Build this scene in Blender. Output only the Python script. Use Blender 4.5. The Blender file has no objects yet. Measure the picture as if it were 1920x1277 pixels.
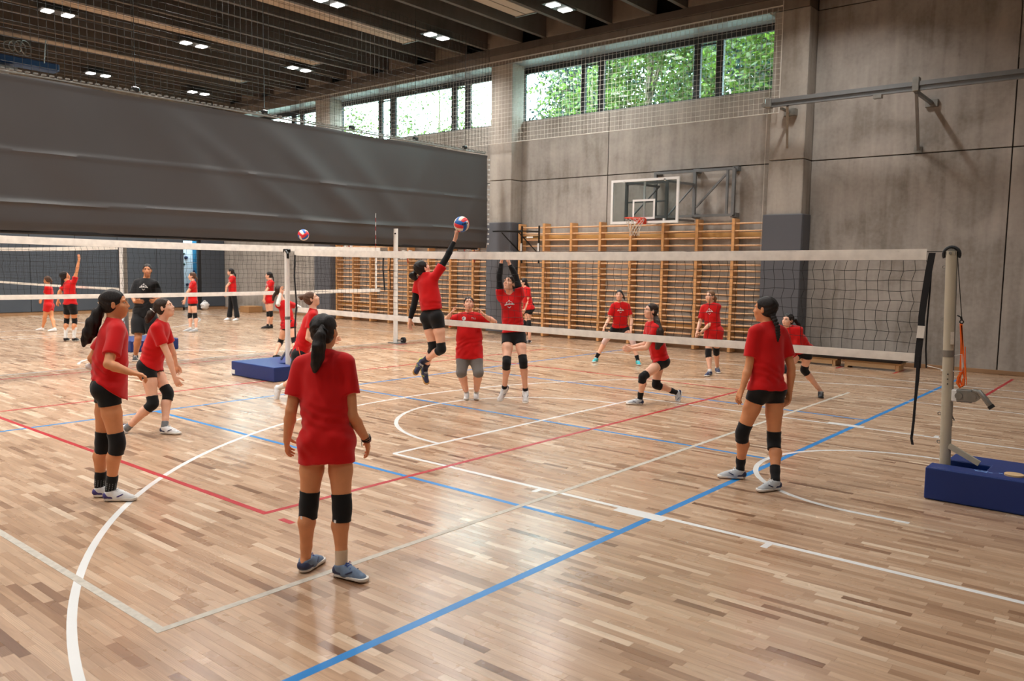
import bpy, bmesh, math, random
import numpy as np
from mathutils import Vector, Matrix, noise as mnoise
from mathutils.bvhtree import BVHTree
random.seed(7); rng = np.random.default_rng(7)
S = bpy.context.scene; COL = S.collection
# ---------------------------------------------------------------- camera (solved from the court lines)
VA = np.array([-869.5, 469.2]); VB = np.array([2229., 516.]); C0 = np.array([960, 638.5])
F = math.sqrt(-(VA - C0) @ (VB - C0)); H = 1.95
def _d(v):
    r = np.array([v[0] - 960, 638.5 - v[1], -F]); return r / np.linalg.norm(r)
_X = -_d(VA); _Y = _d(VB); _Z = np.cross(_X, _Y); R = np.array([_X, _Y, _Z])
FWD = -R[:, 2]
cam = bpy.data.cameras.new('camera'); cam.sensor_width = 36; cam.lens = F / 1920 * 36; cam.clip_end = 300
cam.dof.use_dof = True; cam.dof.focus_distance = 7.6; cam.dof.aperture_fstop = 3.2
camo = bpy.data.objects.new('camera', cam); COL.objects.link(camo)
camo.matrix_world = Matrix.Translation((0, 0, H)) @ Matrix([list(r) for r in R]).to_4x4()
S.camera = camo
# ---------------------------------------------------------------- world, sun, exposure
w = bpy.data.worlds.new('world'); S.world = w; w.use_nodes = True
nt = w.node_tree; bg = nt.nodes['Background']
bg.inputs[0].default_value = (0.80, 0.94, 1.0, 1); bg.inputs[1].default_value = 26.0
S.view_settings.view_transform = 'Standard'; S.view_settings.look = 'None'; S.view_settings.gamma = 1
S.view_settings.use_curve_mapping = False; S.view_settings.exposure = 0.0
S.cycles.max_bounces = 7; S.cycles.diffuse_bounces = 3; S.cycles.glossy_bounces = 3; S.cycles.transparent_max_bounces = 24
S.cycles.sample_clamp_indirect = 12.0; S.cycles.use_denoising = True; S.cycles.caustics_reflective = False; S.cycles.caustics_refractive = False
sl = bpy.data.lights.new('sun', 'SUN'); sl.energy = 11.0; sl.angle = 0.02; sl.color = (1.0, 0.95, 0.82)
slo = bpy.data.objects.new('sun', sl); COL.objects.link(slo); slo.rotation_euler = (math.radians(42), 0, math.radians(-25))
LAMP_W = 165.0; LAMP_COL = (1.0, 0.965, 0.92)
LAMPS = [(x, y) for x in (-27.45, -21.5, -15.52, -11.55, -5.7, 0.5) for y in (15.4, 11.95, 8.45, 5.0, 1.5, -2.0)]
for i, (x, y) in enumerate(LAMPS):
    l = bpy.data.lights.new('lamp_light', 'AREA'); l.shape = 'RECTANGLE'; l.size = 0.16; l.size_y = 0.75
    l.energy = LAMP_W * (1 if x < -8 else .62 if x < -3 else .2); l.color = LAMP_COL; l.spread = math.radians(140)
    o = bpy.data.objects.new('lamp_light', l); COL.objects.link(o); o.location = (x, y, 7.80)
for (x0, x1) in ((-14.7, -7.4), (-22.8, -15.4), (-30.8, -23.5)):   # portals guide sky sampling through the high windows (no light of their own)
    l = bpy.data.lights.new('window_portal', 'AREA'); l.shape = 'RECTANGLE'; l.size = x1 - x0; l.size_y = 1.5; l.cycles.is_portal = True
    o = bpy.data.objects.new('window_portal', l); COL.objects.link(o); o.location = ((x0 + x1) / 2, 18.2, 6.7); o.rotation_euler = (math.radians(-90), 0, 0)
# ---------------------------------------------------------------- projection helpers: a pixel of the photograph -> a point in the hall
def ray(px, py): return R @ np.array([px - 960, 638.5 - py, -F])
def gnd(px, py, z=0.0):
    r = ray(px, py); t = (z - H) / r[2]; return np.array([r[0] * t, r[1] * t, z])
def onY(px, py, Y):
    r = ray(px, py); return r * (Y / r[1]) + [0, 0, H]
def onX(px, py, X):
    r = ray(px, py); return r * (X / r[0]) + [0, 0, H]
def depth_of(p): return float(FWD @ (np.array(p, float) - [0, 0, H]))
def at(px, py, dep):
    r = ray(px, py); return r * (dep / float(FWD @ r)) + [0, 0, H]
# ---------------------------------------------------------------- objects
ORG = {}
def tag(o, label=None, cat=None, group=None, kind=None):
    if label: o['label'] = label
    if cat: o['category'] = cat
    if group: o['group'] = group
    if kind: o['kind'] = kind
    return o
def thing(name, label, cat, loc=(0, 0, 0), group=None):
    o = bpy.data.objects.new(name, None); COL.objects.link(o); o.location = loc; o.empty_display_size = 0.2
    ORG[o.name] = Vector(loc); return tag(o, label, cat, group)
def link(name, me, parent=None, org=None):
    """link a mesh whose vertices are relative to its origin org (world)"""
    o = bpy.data.objects.new(name, me); COL.objects.link(o)
    p = ORG.get(parent.name, Vector((0, 0, 0))) if parent else Vector((0, 0, 0))
    org = Vector(org) if org is not None else p
    if parent: o.parent = parent
    o.location = org - p; ORG[o.name] = org
    return o
def mesh(V, Fc, mats, smooth=False, mi=None, org=(0, 0, 0)):
    me = bpy.data.meshes.new('m')
    V = np.asarray(V, float) - np.asarray(org, float)
    me.from_pydata(V.tolist(), [], Fc if isinstance(Fc, list) else Fc.tolist())
    for m in (mats if isinstance(mats, (list, tuple)) else [mats]): me.materials.append(m)
    if mi is not None: me.polygons.foreach_set('material_index', np.asarray(mi, np.int32))
    me.polygons.foreach_set('use_smooth', np.full(len(me.polygons), smooth)); me.update()
    return me
class MB:
    """collects primitives in world coordinates into one mesh"""
    def __init__(s): s.V = []; s.F = []; s.M = []
    def add(s, V, Fc, m=0):
        b = len(s.V); s.V.extend([tuple(map(float, v)) for v in V]); s.F.extend([tuple(i + b for i in f) for f in Fc]); s.M.extend([m] * len(Fc)); return s
    def box(s, x0, x1, y0, y1, z0, z1, m=0, bev=0.0):
        if x1 < x0: x0, x1 = x1, x0
        if y1 < y0: y0, y1 = y1, y0
        if bev > 0:
            b = min(bev, (x1 - x0) / 3, (y1 - y0) / 3, (z1 - z0) / 3); V = []
            c = ((x0, x1), (y0, y1), (z0, z1)); idx = {}
            for i in range(2):
                for j in range(2):
                    for k in range(2):
                        for ax in range(3):
                            p = [c[0][i], c[1][j], c[2][k]]
                            for a2 in range(3):
                                if a2 != ax: p[a2] += b * (1 if (i, j, k)[a2] == 0 else -1)
                            idx[i, j, k, ax] = len(V); V.append(p)
            Fc = []
            for ax in range(3):
                a, d = [(1, 2), (2, 0), (0, 1)][ax]
                for e in range(2):
                    q = []
                    for (u, v) in ((0, 0), (1, 0), (1, 1), (0, 1)):
                        t = [0, 0, 0]; t[ax] = e; t[a] = u; t[d] = v; q.append(idx[t[0], t[1], t[2], ax])
                    Fc.append(tuple(q if e else q[::-1]))
                for u in range(2):
                    for v in range(2):
                        t0 = [0, 0, 0]; t1 = [0, 0, 0]; t0[a] = t1[a] = u; t0[d] = t1[d] = v; t1[ax] = 1
                        q = [idx[tuple(t0) + (a,)], idx[tuple(t1) + (a,)], idx[tuple(t1) + (d,)], idx[tuple(t0) + (d,)]]
                        Fc.append(tuple(q if (u ^ v) == 0 else q[::-1]))
            for i in range(2):
                for j in range(2):
                    for k in range(2):
                        q = [idx[i, j, k, 0], idx[i, j, k, 1], idx[i, j, k, 2]]
                        Fc.append(tuple(q if (i + j + k) % 2 else q[::-1]))
            return s.add(V, Fc, m)
        V = [(x, y, z) for z in (z0, z1) for y in (y0, y1) for x in (x0, x1)]
        return s.add(V, [(0, 2, 3, 1), (4, 5, 7, 6), (0, 1, 5, 4), (2, 6, 7, 3), (0, 4, 6, 2), (1, 3, 7, 5)], m)
    def beam(s, a, b, wd, ht, m=0, up=(0, 0, 1)):
        a = np.array(a, float); b = np.array(b, float); d = b - a; d /= np.linalg.norm(d)
        u = np.array(up, float)
        if abs(d @ u) > 0.98: u = np.array([0, 1, 0.])
        sd = np.cross(d, u); sd /= np.linalg.norm(sd); u = np.cross(sd, d)
        V = [p + sd * i * wd / 2 + u * j * ht / 2 for p in (a, b) for (i, j) in ((-1, -1), (1, -1), (1, 1), (-1, 1))]
        return s.add(V, [(0, 3, 2, 1), (4, 5, 6, 7), (0, 1, 5, 4), (1, 2, 6, 5), (2, 3, 7, 6), (3, 0, 4, 7)], m)
    def tube(s, pts, r, n=8, m=0, closed=False, caps=True):
        P = [np.array(p, float) for p in pts]; N = len(P)
        rr = r if isinstance(r, (list, tuple, np.ndarray)) else [r] * N
        b = len(s.V); up = None; V = []
        for i, p in enumerate(P):
            if closed: d = P[(i + 1) % N] - P[i - 1]
            else: d = P[min(i + 1, N - 1)] - P[max(i - 1, 0)]
            d = d / (np.linalg.norm(d) + 1e-12)
            if up is None:
                up = np.array([0, 0, 1.]) if abs(d[2]) < 0.9 else np.array([1., 0, 0])
            up = up - d * (up @ d); up /= np.linalg.norm(up) + 1e-12; sd = np.cross(d, up)
            for k in range(n):
                a = 2 * math.pi * k / n; V.append(p + rr[i] * (math.cos(a) * up + math.sin(a) * sd))
        Fc = []
        for i in range(N if closed else N - 1):
            j = (i + 1) % N
            for k in range(n):
                k2 = (k + 1) % n; Fc.append((i * n + k, i * n + k2, j * n + k2, j * n + k))
        if caps and not closed:
            Fc.append(tuple(range(n))[::-1]); Fc.append(tuple((N - 1) * n + k for k in range(n)))
        return s.add(V, Fc, m)
    def ring(s, c, ax, R_, r, n=24, k=6, m=0):
        ax = np.array(ax, float); ax /= np.linalg.norm(ax); u = np.cross(ax, [0, 0, 1.] if abs(ax[2]) < .9 else [1., 0, 0]); u /= np.linalg.norm(u); v = np.cross(ax, u)
        return s.tube([np.array(c) + R_ * (math.cos(2 * math.pi * i / n) * u + math.sin(2 * math.pi * i / n) * v) for i in range(n)], r, k, m, closed=True)
    def build(s, name, mats, parent=None, smooth=False, label=None, org=None):
        if org is None: org = ORG.get(parent.name, Vector((0, 0, 0))) if parent else Vector((0, 0, 0))
        me = mesh(s.V, s.F, mats, smooth, s.M, org)
        if smooth:
            try: me.set_sharp_from_angle(angle=math.radians(40))
            except Exception: pass
        o = link(name, me, parent, org)
        if label: o['label'] = label
        return o
# ---------------------------------------------------------------- materials
def srgb(r, g, b):
    f = lambda c: (c / 255) / 12.92 if c / 255 <= 0.04045 else ((c / 255 + 0.055) / 1.055) ** 2.4
    return (f(r), f(g), f(b), 1)
def _new(name):
    m = bpy.data.materials.new(name); m.use_nodes = True; t = m.node_tree; b = t.nodes['Principled BSDF']; return m, t, b
def mat(name, col, rough=0.6, metal=0.0, noise=0.0, nscale=8.0, bump=0.0, bscale=60.0, spec=0.5, sheen=0.0, coat=0.0, stretch=None, sss=0.0, trans=0.0):
    """a procedural material: base colour with a noise variation and an optional fine relief"""
    m, t, b = _new(name); L = t.links
    b.inputs['Roughness'].default_value = rough; b.inputs['Metallic'].default_value = metal
    b.inputs['Specular IOR Level'].default_value = spec; b.inputs['Sheen Weight'].default_value = sheen; b.inputs['Coat Weight'].default_value = coat
    if sss: b.inputs['Subsurface Weight'].default_value = sss; b.inputs['Subsurface Radius'].default_value = (0.02, 0.008, 0.004); b.inputs['Subsurface Scale'].default_value = 0.5
    tc = t.nodes.new('ShaderNodeTexCoord'); mp = t.nodes.new('ShaderNodeMapping'); L.new(tc.outputs['Object'], mp.inputs[0])
    if stretch: mp.inputs['Scale'].default_value = stretch
    n = t.nodes.new('ShaderNodeTexNoise'); n.inputs['Scale'].default_value = nscale; n.inputs['Detail'].default_value = 5; L.new(mp.outputs[0], n.inputs['Vector'])
    r = t.nodes.new('ShaderNodeValToRGB'); L.new(n.outputs['Fac'], r.inputs[0])
    k = max(noise, 0.02); c = np.array(col[:3])
    r.color_ramp.elements[0].position = 0.3; r.color_ramp.elements[1].position = 0.7
    r.color_ramp.elements[0].color = (*(c * (1 - k)), 1); r.color_ramp.elements[1].color = (*np.minimum(c * (1 + k), 1), 1)
    L.new(r.outputs[0], b.inputs['Base Color'])
    if bump:
        n2 = t.nodes.new('ShaderNodeTexNoise'); n2.inputs['Scale'].default_value = bscale; n2.inputs['Detail'].default_value = 4; L.new(mp.outputs[0], n2.inputs['Vector'])
        bp = t.nodes.new('ShaderNodeBump'); bp.inputs['Strength'].default_value = bump; bp.inputs['Distance'].default_value = 0.01
        L.new(n2.outputs['Fac'], bp.inputs['Height']); L.new(bp.outputs[0], b.inputs['Normal'])
    return m
def mat_concrete(name, base, k=0.16):
    m, t, b = _new(name); L = t.links; N = t.nodes.new
    tc = N('ShaderNodeTexCoord'); oi = N('ShaderNodeObjectInfo')
    def noise_(sc, scale, det, dist=0.0):
        mp = N('ShaderNodeMapping'); mp.inputs['Scale'].default_value = sc; L.new(tc.outputs['Object'], mp.inputs[0])
        n = N('ShaderNodeTexNoise'); n.inputs['Scale'].default_value = scale; n.inputs['Detail'].default_value = det; n.inputs['Distortion'].default_value = dist; L.new(mp.outputs[0], n.inputs['Vector']); return n
    a = noise_((1, 1, 1), 0.9, 6, 0.6); s = noise_((3.2, 3.2, 0.35), 1.6, 6, 0.4); f = noise_((1, 1, 1), 14, 8)
    def math_(op, x, y):
        q = N('ShaderNodeMath'); q.operation = op
        for i, v in enumerate((x, y)):
            if isinstance(v, (int, float)): q.inputs[i].default_value = v
            else: L.new(v, q.inputs[i])
        return q.outputs[0]
    v = math_('ADD', math_('MULTIPLY', a.outputs['Fac'], 0.5), math_('ADD', math_('MULTIPLY', s.outputs['Fac'], 0.36), math_('MULTIPLY', f.outputs['Fac'], 0.14)))
    v = math_('ADD', v, math_('MULTIPLY', math_('SUBTRACT', oi.outputs['Random'], 0.5), 0.05))
    r = N('ShaderNodeValToRGB'); L.new(v, r.inputs[0]); c = np.array(base[:3])
    e = r.color_ramp.elements; e[0].position = 0.36; e[1].position = 0.64
    e[0].color = (*(c * (1 - 2.1 * k) * [1.03, 1.0, 0.95]), 1); e[1].color = (*(c * (1 + 1.4 * k)), 1)
    mid = e.new(0.5); mid.color = (*c, 1)
    L.new(r.outputs[0], b.inputs['Base Color']); b.inputs['Roughness'].default_value = 0.72; b.inputs['Specular IOR Level'].default_value = 0.35
    vo = N('ShaderNodeTexVoronoi'); vo.inputs['Scale'].default_value = 5.0; L.new(tc.outputs['Object'], vo.inputs['Vector'])
    pit = math_('MULTIPLY', math_('LESS_THAN', vo.outputs['Distance'], 0.045), -0.6)
    hgt = math_('ADD', math_('MULTIPLY', f.outputs['Fac'], 0.35), pit)
    bp = N('ShaderNodeBump'); bp.inputs['Strength'].default_value = 0.35; bp.inputs['Distance'].default_value = 0.01; L.new(hgt, bp.inputs['Height']); L.new(bp.outputs[0], b.inputs['Normal'])
    return m
def mat_emit(name, col, s):
    m, t, b = _new(name); b.inputs['Base Color'].default_value = col; b.inputs['Emission Color'].default_value = col; b.inputs['Emission Strength'].default_value = s; return m
def mat_pane(name, tint, gl=0.05):
    m, t, b = _new(name); L = t.links; t.nodes.remove(b); N = t.nodes.new
    tr = N('ShaderNodeBsdfTransparent'); tr.inputs[0].default_value = tint; g = N('ShaderNodeBsdfGlossy'); g.inputs['Roughness'].default_value = 0.02
    fr = N('ShaderNodeFresnel'); ge = N('ShaderNodeNewGeometry'); mi_ = N('ShaderNodeMapRange'); mi_.inputs[3].default_value = 1.45; mi_.inputs[4].default_value = 1 / 1.45; L.new(ge.outputs['Backfacing'], mi_.inputs[0]); L.new(mi_.outputs[0], fr.inputs[0]); mx = N('ShaderNodeMixShader'); L.new(fr.outputs[0], mx.inputs[0]); L.new(tr.outputs[0], mx.inputs[1]); L.new(g.outputs[0], mx.inputs[2])
    L.new(mx.outputs[0], t.nodes['Material Output'].inputs[0]); return m
def mat_floor():
    m, t, b = _new('parquet'); L = t.links; N = t.nodes.new
    at_ = N('ShaderNodeAttribute'); at_.attribute_name = 'rnd'; tc = N('ShaderNodeTexCoord')
    sep = N('ShaderNodeSeparateColor'); L.new(at_.outputs['Color'], sep.inputs[0])
    r = N('ShaderNodeValToRGB'); L.new(sep.outputs[0], r.inputs[0]); e = r.color_ramp.elements
    cols = [(0.0, (116, 82, 58)), (0.10, (145, 110, 84)), (0.25, (166, 132, 104)), (0.5, (182, 148, 119)), (0.8, (195, 164, 136)), (1.0, (218, 194, 168))]
    e[0].position = 0; e[0].color = srgb(*cols[0][1]); e[1].position = 1; e[1].color = srgb(*cols[-1][1])
    for p, c in cols[1:-1]: q = e.new(p); q.color = srgb(*c)
    mul = N('ShaderNodeVectorMath'); mul.operation = 'MULTIPLY'; mul.inputs[1].default_value = (37, 53, 0); L.new(at_.outputs['Vector'], mul.inputs[0])
    ad = N('ShaderNodeVectorMath'); ad.operation = 'ADD'; L.new(tc.outputs['Object'], ad.inputs[0]); L.new(mul.outputs[0], ad.inputs[1])
    def nz(sc, scale, det, dist):
        mp = N('ShaderNodeMapping'); mp.inputs['Scale'].default_value = sc; L.new(ad.outputs[0], mp.inputs[0])
        n = N('ShaderNodeTexNoise'); n.inputs['Scale'].default_value = scale; n.inputs['Detail'].default_value = det; n.inputs['Distortion'].default_value = dist; L.new(mp.outputs[0], n.inputs['Vector']); return n.outputs['Fac']
    g1 = nz((1.2, 16, 1), 2.0, 4, 0.3); g2 = nz((5, 90, 1), 2.0, 3, 0.2)
    mpw = N('ShaderNodeMapping'); mpw.inputs['Scale'].default_value = (1.6, 16, 1); L.new(ad.outputs[0], mpw.inputs[0])
    wv = N('ShaderNodeTexWave'); wv.wave_type = 'RINGS'; wv.inputs['Scale'].default_value = 2.2; wv.inputs['Distortion'].default_value = 5.0; wv.inputs['Detail'].default_value = 1.5; L.new(mpw.outputs[0], wv.inputs['Vector'])
    def mr(x, lo, hi, fmin=0.0, fmax=1.0):
        q = N('ShaderNodeMapRange'); q.inputs[1].default_value = fmin; q.inputs[2].default_value = fmax; q.inputs[3].default_value = lo; q.inputs[4].default_value = hi; L.new(x, q.inputs[0]); return q.outputs[0]
    def mm(op, x, y):
        q = N('ShaderNodeMath'); q.operation = op
        for i, v in enumerate((x, y)):
            if isinstance(v, (int, float)): q.inputs[i].default_value = v
            else: L.new(v, q.inputs[i])
        return q.outputs[0]
    # figured grain only on some staves
    fig = mm('GREATER_THAN', sep.outputs[1], 0.72)
    wvm = mm('ADD', 1.0, mm('MULTIPLY', fig, mm('MULTIPLY', mm('SUBTRACT', wv.outputs['Fac'], 0.5), 0.26)))
    sh = mm('MULTIPLY', mm('MULTIPLY', mr(g1, 0.83, 1.16, 0.25, 0.75), mr(g2, 0.94, 1.06, 0.25, 0.75)), wvm)
    vm = N('ShaderNodeVectorMath'); vm.operation = 'SCALE'; L.new(r.outputs[0], vm.inputs[0]); L.new(sh, vm.inputs['Scale'])
    L.new(vm.outputs[0], b.inputs['Base Color'])
    ro = nz((0.6, 0.6, 1), 3.0, 4, 0.0); L.new(mr(ro, 0.25, 0.32, 0.3, 0.7), b.inputs['Roughness'])
    b.inputs['Specular IOR Level'].default_value = 0.42
    b.inputs['Coat Weight'].default_value = 0.3; b.inputs['Coat Roughness'].default_value = 0.2
    return m
def mat_mesh_net(name, col, rough=0.7): return mat(name, col, rough, noise=0.1)
M = {}
M['parquet'] = mat_floor()
M['groove'] = mat('joint_brown', srgb(88, 62, 42), 0.8)  # dark brown base under the staves, showing in the joints
M['line_white'] = mat('white_paint', srgb(232, 232, 230), 0.3, coat=.5, noise=0.03, nscale=3); M['line_blue'] = mat('blue_paint', srgb(12, 122, 192), 0.36, noise=0.05, nscale=3)
M['line_red'] = mat('red_paint', srgb(172, 16, 34), 0.36, noise=0.05, nscale=3); M['line_grey'] = mat('worn_grey_tape', srgb(184, 176, 163), 0.55, noise=0.16, nscale=22, stretch=(1, 1, 1))
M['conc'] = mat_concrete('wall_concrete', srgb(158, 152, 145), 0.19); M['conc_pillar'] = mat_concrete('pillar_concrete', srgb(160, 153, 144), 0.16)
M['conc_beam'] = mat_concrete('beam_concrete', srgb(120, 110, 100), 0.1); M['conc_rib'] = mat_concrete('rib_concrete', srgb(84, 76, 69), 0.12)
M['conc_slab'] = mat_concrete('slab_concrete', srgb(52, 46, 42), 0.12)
M['joint'] = mat('joint_dark', srgb(44, 40, 36), 0.9)
M['pad'] = mat('grey_pad_vinyl', srgb(86, 88, 94), 0.5, noise=0.04, nscale=1.5, bump=0.05, bscale=5)
M['pad_dark'] = mat('dark_pad_fabric', srgb(68, 75, 84), 0.75, noise=0.08, nscale=1.2)
M['curtain'] = mat('grey_curtain_vinyl', srgb(72, 70, 70), 0.42, noise=0.05, nscale=0.7, bump=0.12, bscale=2.2, spec=0.4)
M['steel'] = mat('painted_grey_steel', srgb(128, 130, 131), 0.42, metal=0.55, noise=0.06); M['galv'] = mat('galvanised_steel', srgb(140, 138, 132), 0.42, metal=0.6, noise=0.12, nscale=12)
M['black'] = mat('black_plastic', srgb(20, 20, 22), 0.55); M['blackm'] = mat('black_metal', srgb(24, 25, 24), 0.4, metal=0.3)
M['webbing'] = mat('black_webbing', srgb(22, 22, 25), 0.8, noise=0.1, nscale=60); M['white_pl'] = mat('white_lacquer', srgb(230, 230, 228), 0.4)
M['tape'] = mat('white_net_tape', srgb(236, 232, 224), 0.75, noise=0.10, nscale=9, bump=0.1, bscale=40); M['cord'] = mat('black_net_cord', srgb(24, 25, 26), 0.8)
M['cordw'] = mat('white_net_cord', srgb(205, 200, 190), 0.8); M['blue_mat'] = mat('blue_mat_vinyl', srgb(8, 44, 112), 0.42, noise=0.05, nscale=2, bump=0.04, bscale=9)
M['post_cream'] = mat('cream_painted_post', srgb(186, 179, 160), 0.4, noise=0.06, nscale=14, stretch=(1, 1, .2)); M['post_white'] = mat('white_painted_post', srgb(228, 226, 222), 0.4, noise=0.03)
M['wood_bar'] = mat('varnished_beech', srgb(208, 156, 102), 0.4, noise=0.16, nscale=2.2, stretch=(1, 1, 8), coat=0.15); M['wood_rung'] = mat('beech_rung', srgb(222, 178, 136), 0.42, noise=0.12, nscale=3, stretch=(8, 1, 1))
M['wood_board'] = mat('pine_plank', srgb(190, 144, 84), 0.5, noise=0.18, nscale=2, stretch=(1, 6, 6)); M['wood_crate'] = mat('pale_plywood', srgb(206, 172, 128), 0.55, noise=0.12, nscale=3)
M['skirt'] = mat('wood_skirting', srgb(150, 116, 84), 0.5, noise=0.12, nscale=2, stretch=(1, 6, 6)); M['frame'] = mat('anthracite_window_frame', srgb(30, 32, 35), 0.45)
M['pane'] = mat_pane('tinted_pane', (0.86, 0.965, 0.945, 1)); M['acryl'] = mat_pane('backboard_acrylic', (0.80, 0.84, 0.84, 1)); M['orange'] = mat('orange_paint', srgb(224, 62, 22), 0.4)
M['strap_or'] = mat('orange_webbing', srgb(236, 104, 26), 0.7, noise=0.08, nscale=30); M['soffit'] = mat('grey_soffit_panel', srgb(150, 156, 160), 0.35, noise=0.05)
M['lamp'] = mat_emit('lamp_diffuser', (1, 0.98, 0.94, 1), 14.0); M['lamp_body'] = mat('lamp_housing', srgb(60, 58, 56), 0.5)
M['radiant'] = mat('ceiling_panel_sheet', srgb(176, 160, 142), 0.55, noise=0.05, nscale=2, stretch=(1, .2, 1)); M['red_strap'] = mat('red_webbing', srgb(168, 34, 30), 0.7)
M['bark'] = mat('bark', srgb(84, 74, 60), 0.9, noise=0.3); M['cardboard'] = mat('cardboard', srgb(170, 128, 84), 0.8, noise=0.06)
M['plaster'] = mat('plaster', srgb(170, 166, 160), 0.85, noise=0.04)
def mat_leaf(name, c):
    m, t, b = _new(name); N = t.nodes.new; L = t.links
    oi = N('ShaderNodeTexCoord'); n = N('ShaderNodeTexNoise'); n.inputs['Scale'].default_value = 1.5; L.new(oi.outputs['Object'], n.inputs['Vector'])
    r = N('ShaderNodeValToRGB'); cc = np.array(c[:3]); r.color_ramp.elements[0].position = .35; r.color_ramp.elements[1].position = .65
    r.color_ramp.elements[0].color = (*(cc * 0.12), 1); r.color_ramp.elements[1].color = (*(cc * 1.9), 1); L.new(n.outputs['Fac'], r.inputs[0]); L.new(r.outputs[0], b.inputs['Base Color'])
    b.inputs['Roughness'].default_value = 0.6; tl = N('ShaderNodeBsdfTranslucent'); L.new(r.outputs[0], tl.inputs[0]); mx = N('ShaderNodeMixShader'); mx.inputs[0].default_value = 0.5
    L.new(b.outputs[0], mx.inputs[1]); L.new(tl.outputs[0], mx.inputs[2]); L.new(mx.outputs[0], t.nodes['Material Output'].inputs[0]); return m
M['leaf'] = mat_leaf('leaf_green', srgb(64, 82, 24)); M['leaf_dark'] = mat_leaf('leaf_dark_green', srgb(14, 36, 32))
M['ground_grey'] = mat('outdoor_ground', srgb(78, 84, 78), 0.9, noise=0.3, nscale=1.0)  # unseen outdoor ground, greyed to keep green bounce off the soffits
# ================================================================ FLOOR: parquet staves
XL, XR, YF, YB = -30.0, 3.6, -4.0, 17.8
floor_o = tag(MB().box(XL - 2.5, XR + 0.3, YF - 0.3, YB + 0.3, -0.25, -0.004).build('floor', M['groove']), kind='structure')
def floor_staves():
    wst = 0.055; rows = int((YB - YF) / wst) + 1; recs = []
    for i in range(rows):
        y0 = YF + i * wst; x = XL - rng.uniform(0, .4)
        while x < XR:
            l = rng.choice([0.28, 0.36, 0.45, 0.55]) + rng.uniform(-.04, .04); recs.append((x, min(x + l, XR), y0, min(y0 + wst, YB))); x += l
    A = np.array(recs); A[:, 0] = np.maximum(A[:, 0], XL); A = A[(A[:, 1] - A[:, 0]) > .02]; n = len(A)
    a = rng.beta(3.2, 2.8, n); dark = rng.random(n) < 0.07; a[dark] = rng.uniform(0, .2, dark.sum()); pale = rng.random(n) < 0.035; a[pale] = rng.uniform(.85, 1, pale.sum())
    rnd = np.stack([a, rng.random(n), rng.random(n), np.ones(n)], 1)
    g = 0.0003; dz = rng.uniform(-.0001, .0001, n)
    x0, x1, y0, y1 = A[:, 0] + g, A[:, 1] - g, A[:, 2] + g, A[:, 3] - g; zt = dz; zb = np.full(n, -0.004)
    V = np.stack([np.stack([x, y, z], 1) for (x, y, z) in ((x0, y0, zt), (x1, y0, zt), (x1, y1, zt), (x0, y1, zt), (x0, y0, zb), (x1, y0, zb), (x1, y1, zb), (x0, y1, zb))], 1)  # n,8,3
    FB = np.array([(0, 1, 2, 3), (0, 4, 5, 1), (1, 5, 6, 2), (2, 6, 7, 3), (3, 7, 4, 0)])
    cx, cy = (x0 + x1) / 2, (y0 + y1) / 2; P = np.stack([cx, cy, np.zeros(n) - H], 1) @ R
    px = 960 + F * P[:, 0] / -P[:, 2]; py = 638.5 - F * P[:, 1] / -P[:, 2]; d = -P[:, 2]
    vis = (d > 0) & (px > 0) & (px < 1920) & (py > 0) & (py < 1277); key = np.where(vis, d, 1e9); near = np.argsort(key)[:300]; mk = np.zeros(n, bool); mk[near] = True
    def mk_mesh(idx):
        v = V[idx].reshape(-1, 3); k = len(idx); f = (FB[None] + (np.arange(k) * 8)[:, None, None]).reshape(-1, 4)
        me = bpy.data.meshes.new('staves'); me.vertices.add(len(v)); me.vertices.foreach_set('co', v.ravel()); me.loops.add(f.size); me.loops.foreach_set('vertex_index', f.ravel().astype(np.int32))
        me.polygons.add(len(f)); me.polygons.foreach_set('loop_start', np.arange(0, f.size, 4, dtype=np.int32)); me.polygons.foreach_set('loop_total', np.full(len(f), 4, np.int32))
        at_ = me.attributes.new('rnd', 'FLOAT_COLOR', 'FACE'); at_.data.foreach_set('color', np.repeat(rnd[idx], 5, 0).ravel()); me.materials.append(M['parquet']); me.polygons.foreach_set('use_smooth', np.zeros(len(f), bool)); me.update(calc_edges=True); me.validate(); return me
    o = link('parquet_field', mk_mesh(np.where(~mk)[0]), floor_o); o['kind'] = 'stuff'
    for i in near: link('parquet_stave', mk_mesh(np.array([i])), floor_o)
floor_staves()
# ---------------------------------------------------------------- court lines (paint on the boards)
ZL = {'line_blue': 0.0005, 'line_white': 0.0008, 'line_red': 0.0011, 'line_grey': 0.0014}; LNAME = {'line_blue': 'blue_court_line', 'line_white': 'white_court_line', 'line_red': 'red_court_line', 'line_grey': 'grey_court_line'}
NL = [0]
def zl(m): NL[0] += 1; return ZL[m] + NL[0] * 0.000006
def lstrip(x0, x1, y0, y1, m): MB().box(x0, x1, y0, y1, -0.001, zl(m)).build(LNAME[m], M[m], floor_o)
def lineX(y, x0, x1, m, w=0.05): lstrip(x0, x1, y - w / 2, y + w / 2, m)
def lineY(x, y0, y1, m, w=0.05): lstrip(x - w / 2, x + w / 2, y0, y1, m)
def larc(cx, cy, r, a0, a1, m='line_white', w=0.05, n=72):
    V = []; Fc = []; zz_ = zl(m)
    for i in range(n + 1):
        a = math.radians(a0 + (a1 - a0) * i / n)
        for rr, z in ((r - w, zz_), (r, zz_), (r, -0.001), (r - w, -0.001)): V.append((cx + rr * math.cos(a), cy + rr * math.sin(a), z))
        if i < n: b = i * 4; Fc += [(b + k, b + (k + 1) % 4, b + 4 + (k + 1) % 4, b + 4 + k) for k in range(4)]
    MB().add(V, Fc).build(LNAME[m], M[m], floor_o)
BX, BY = -1.93, 7.97                               # point under the basket of this court
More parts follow.
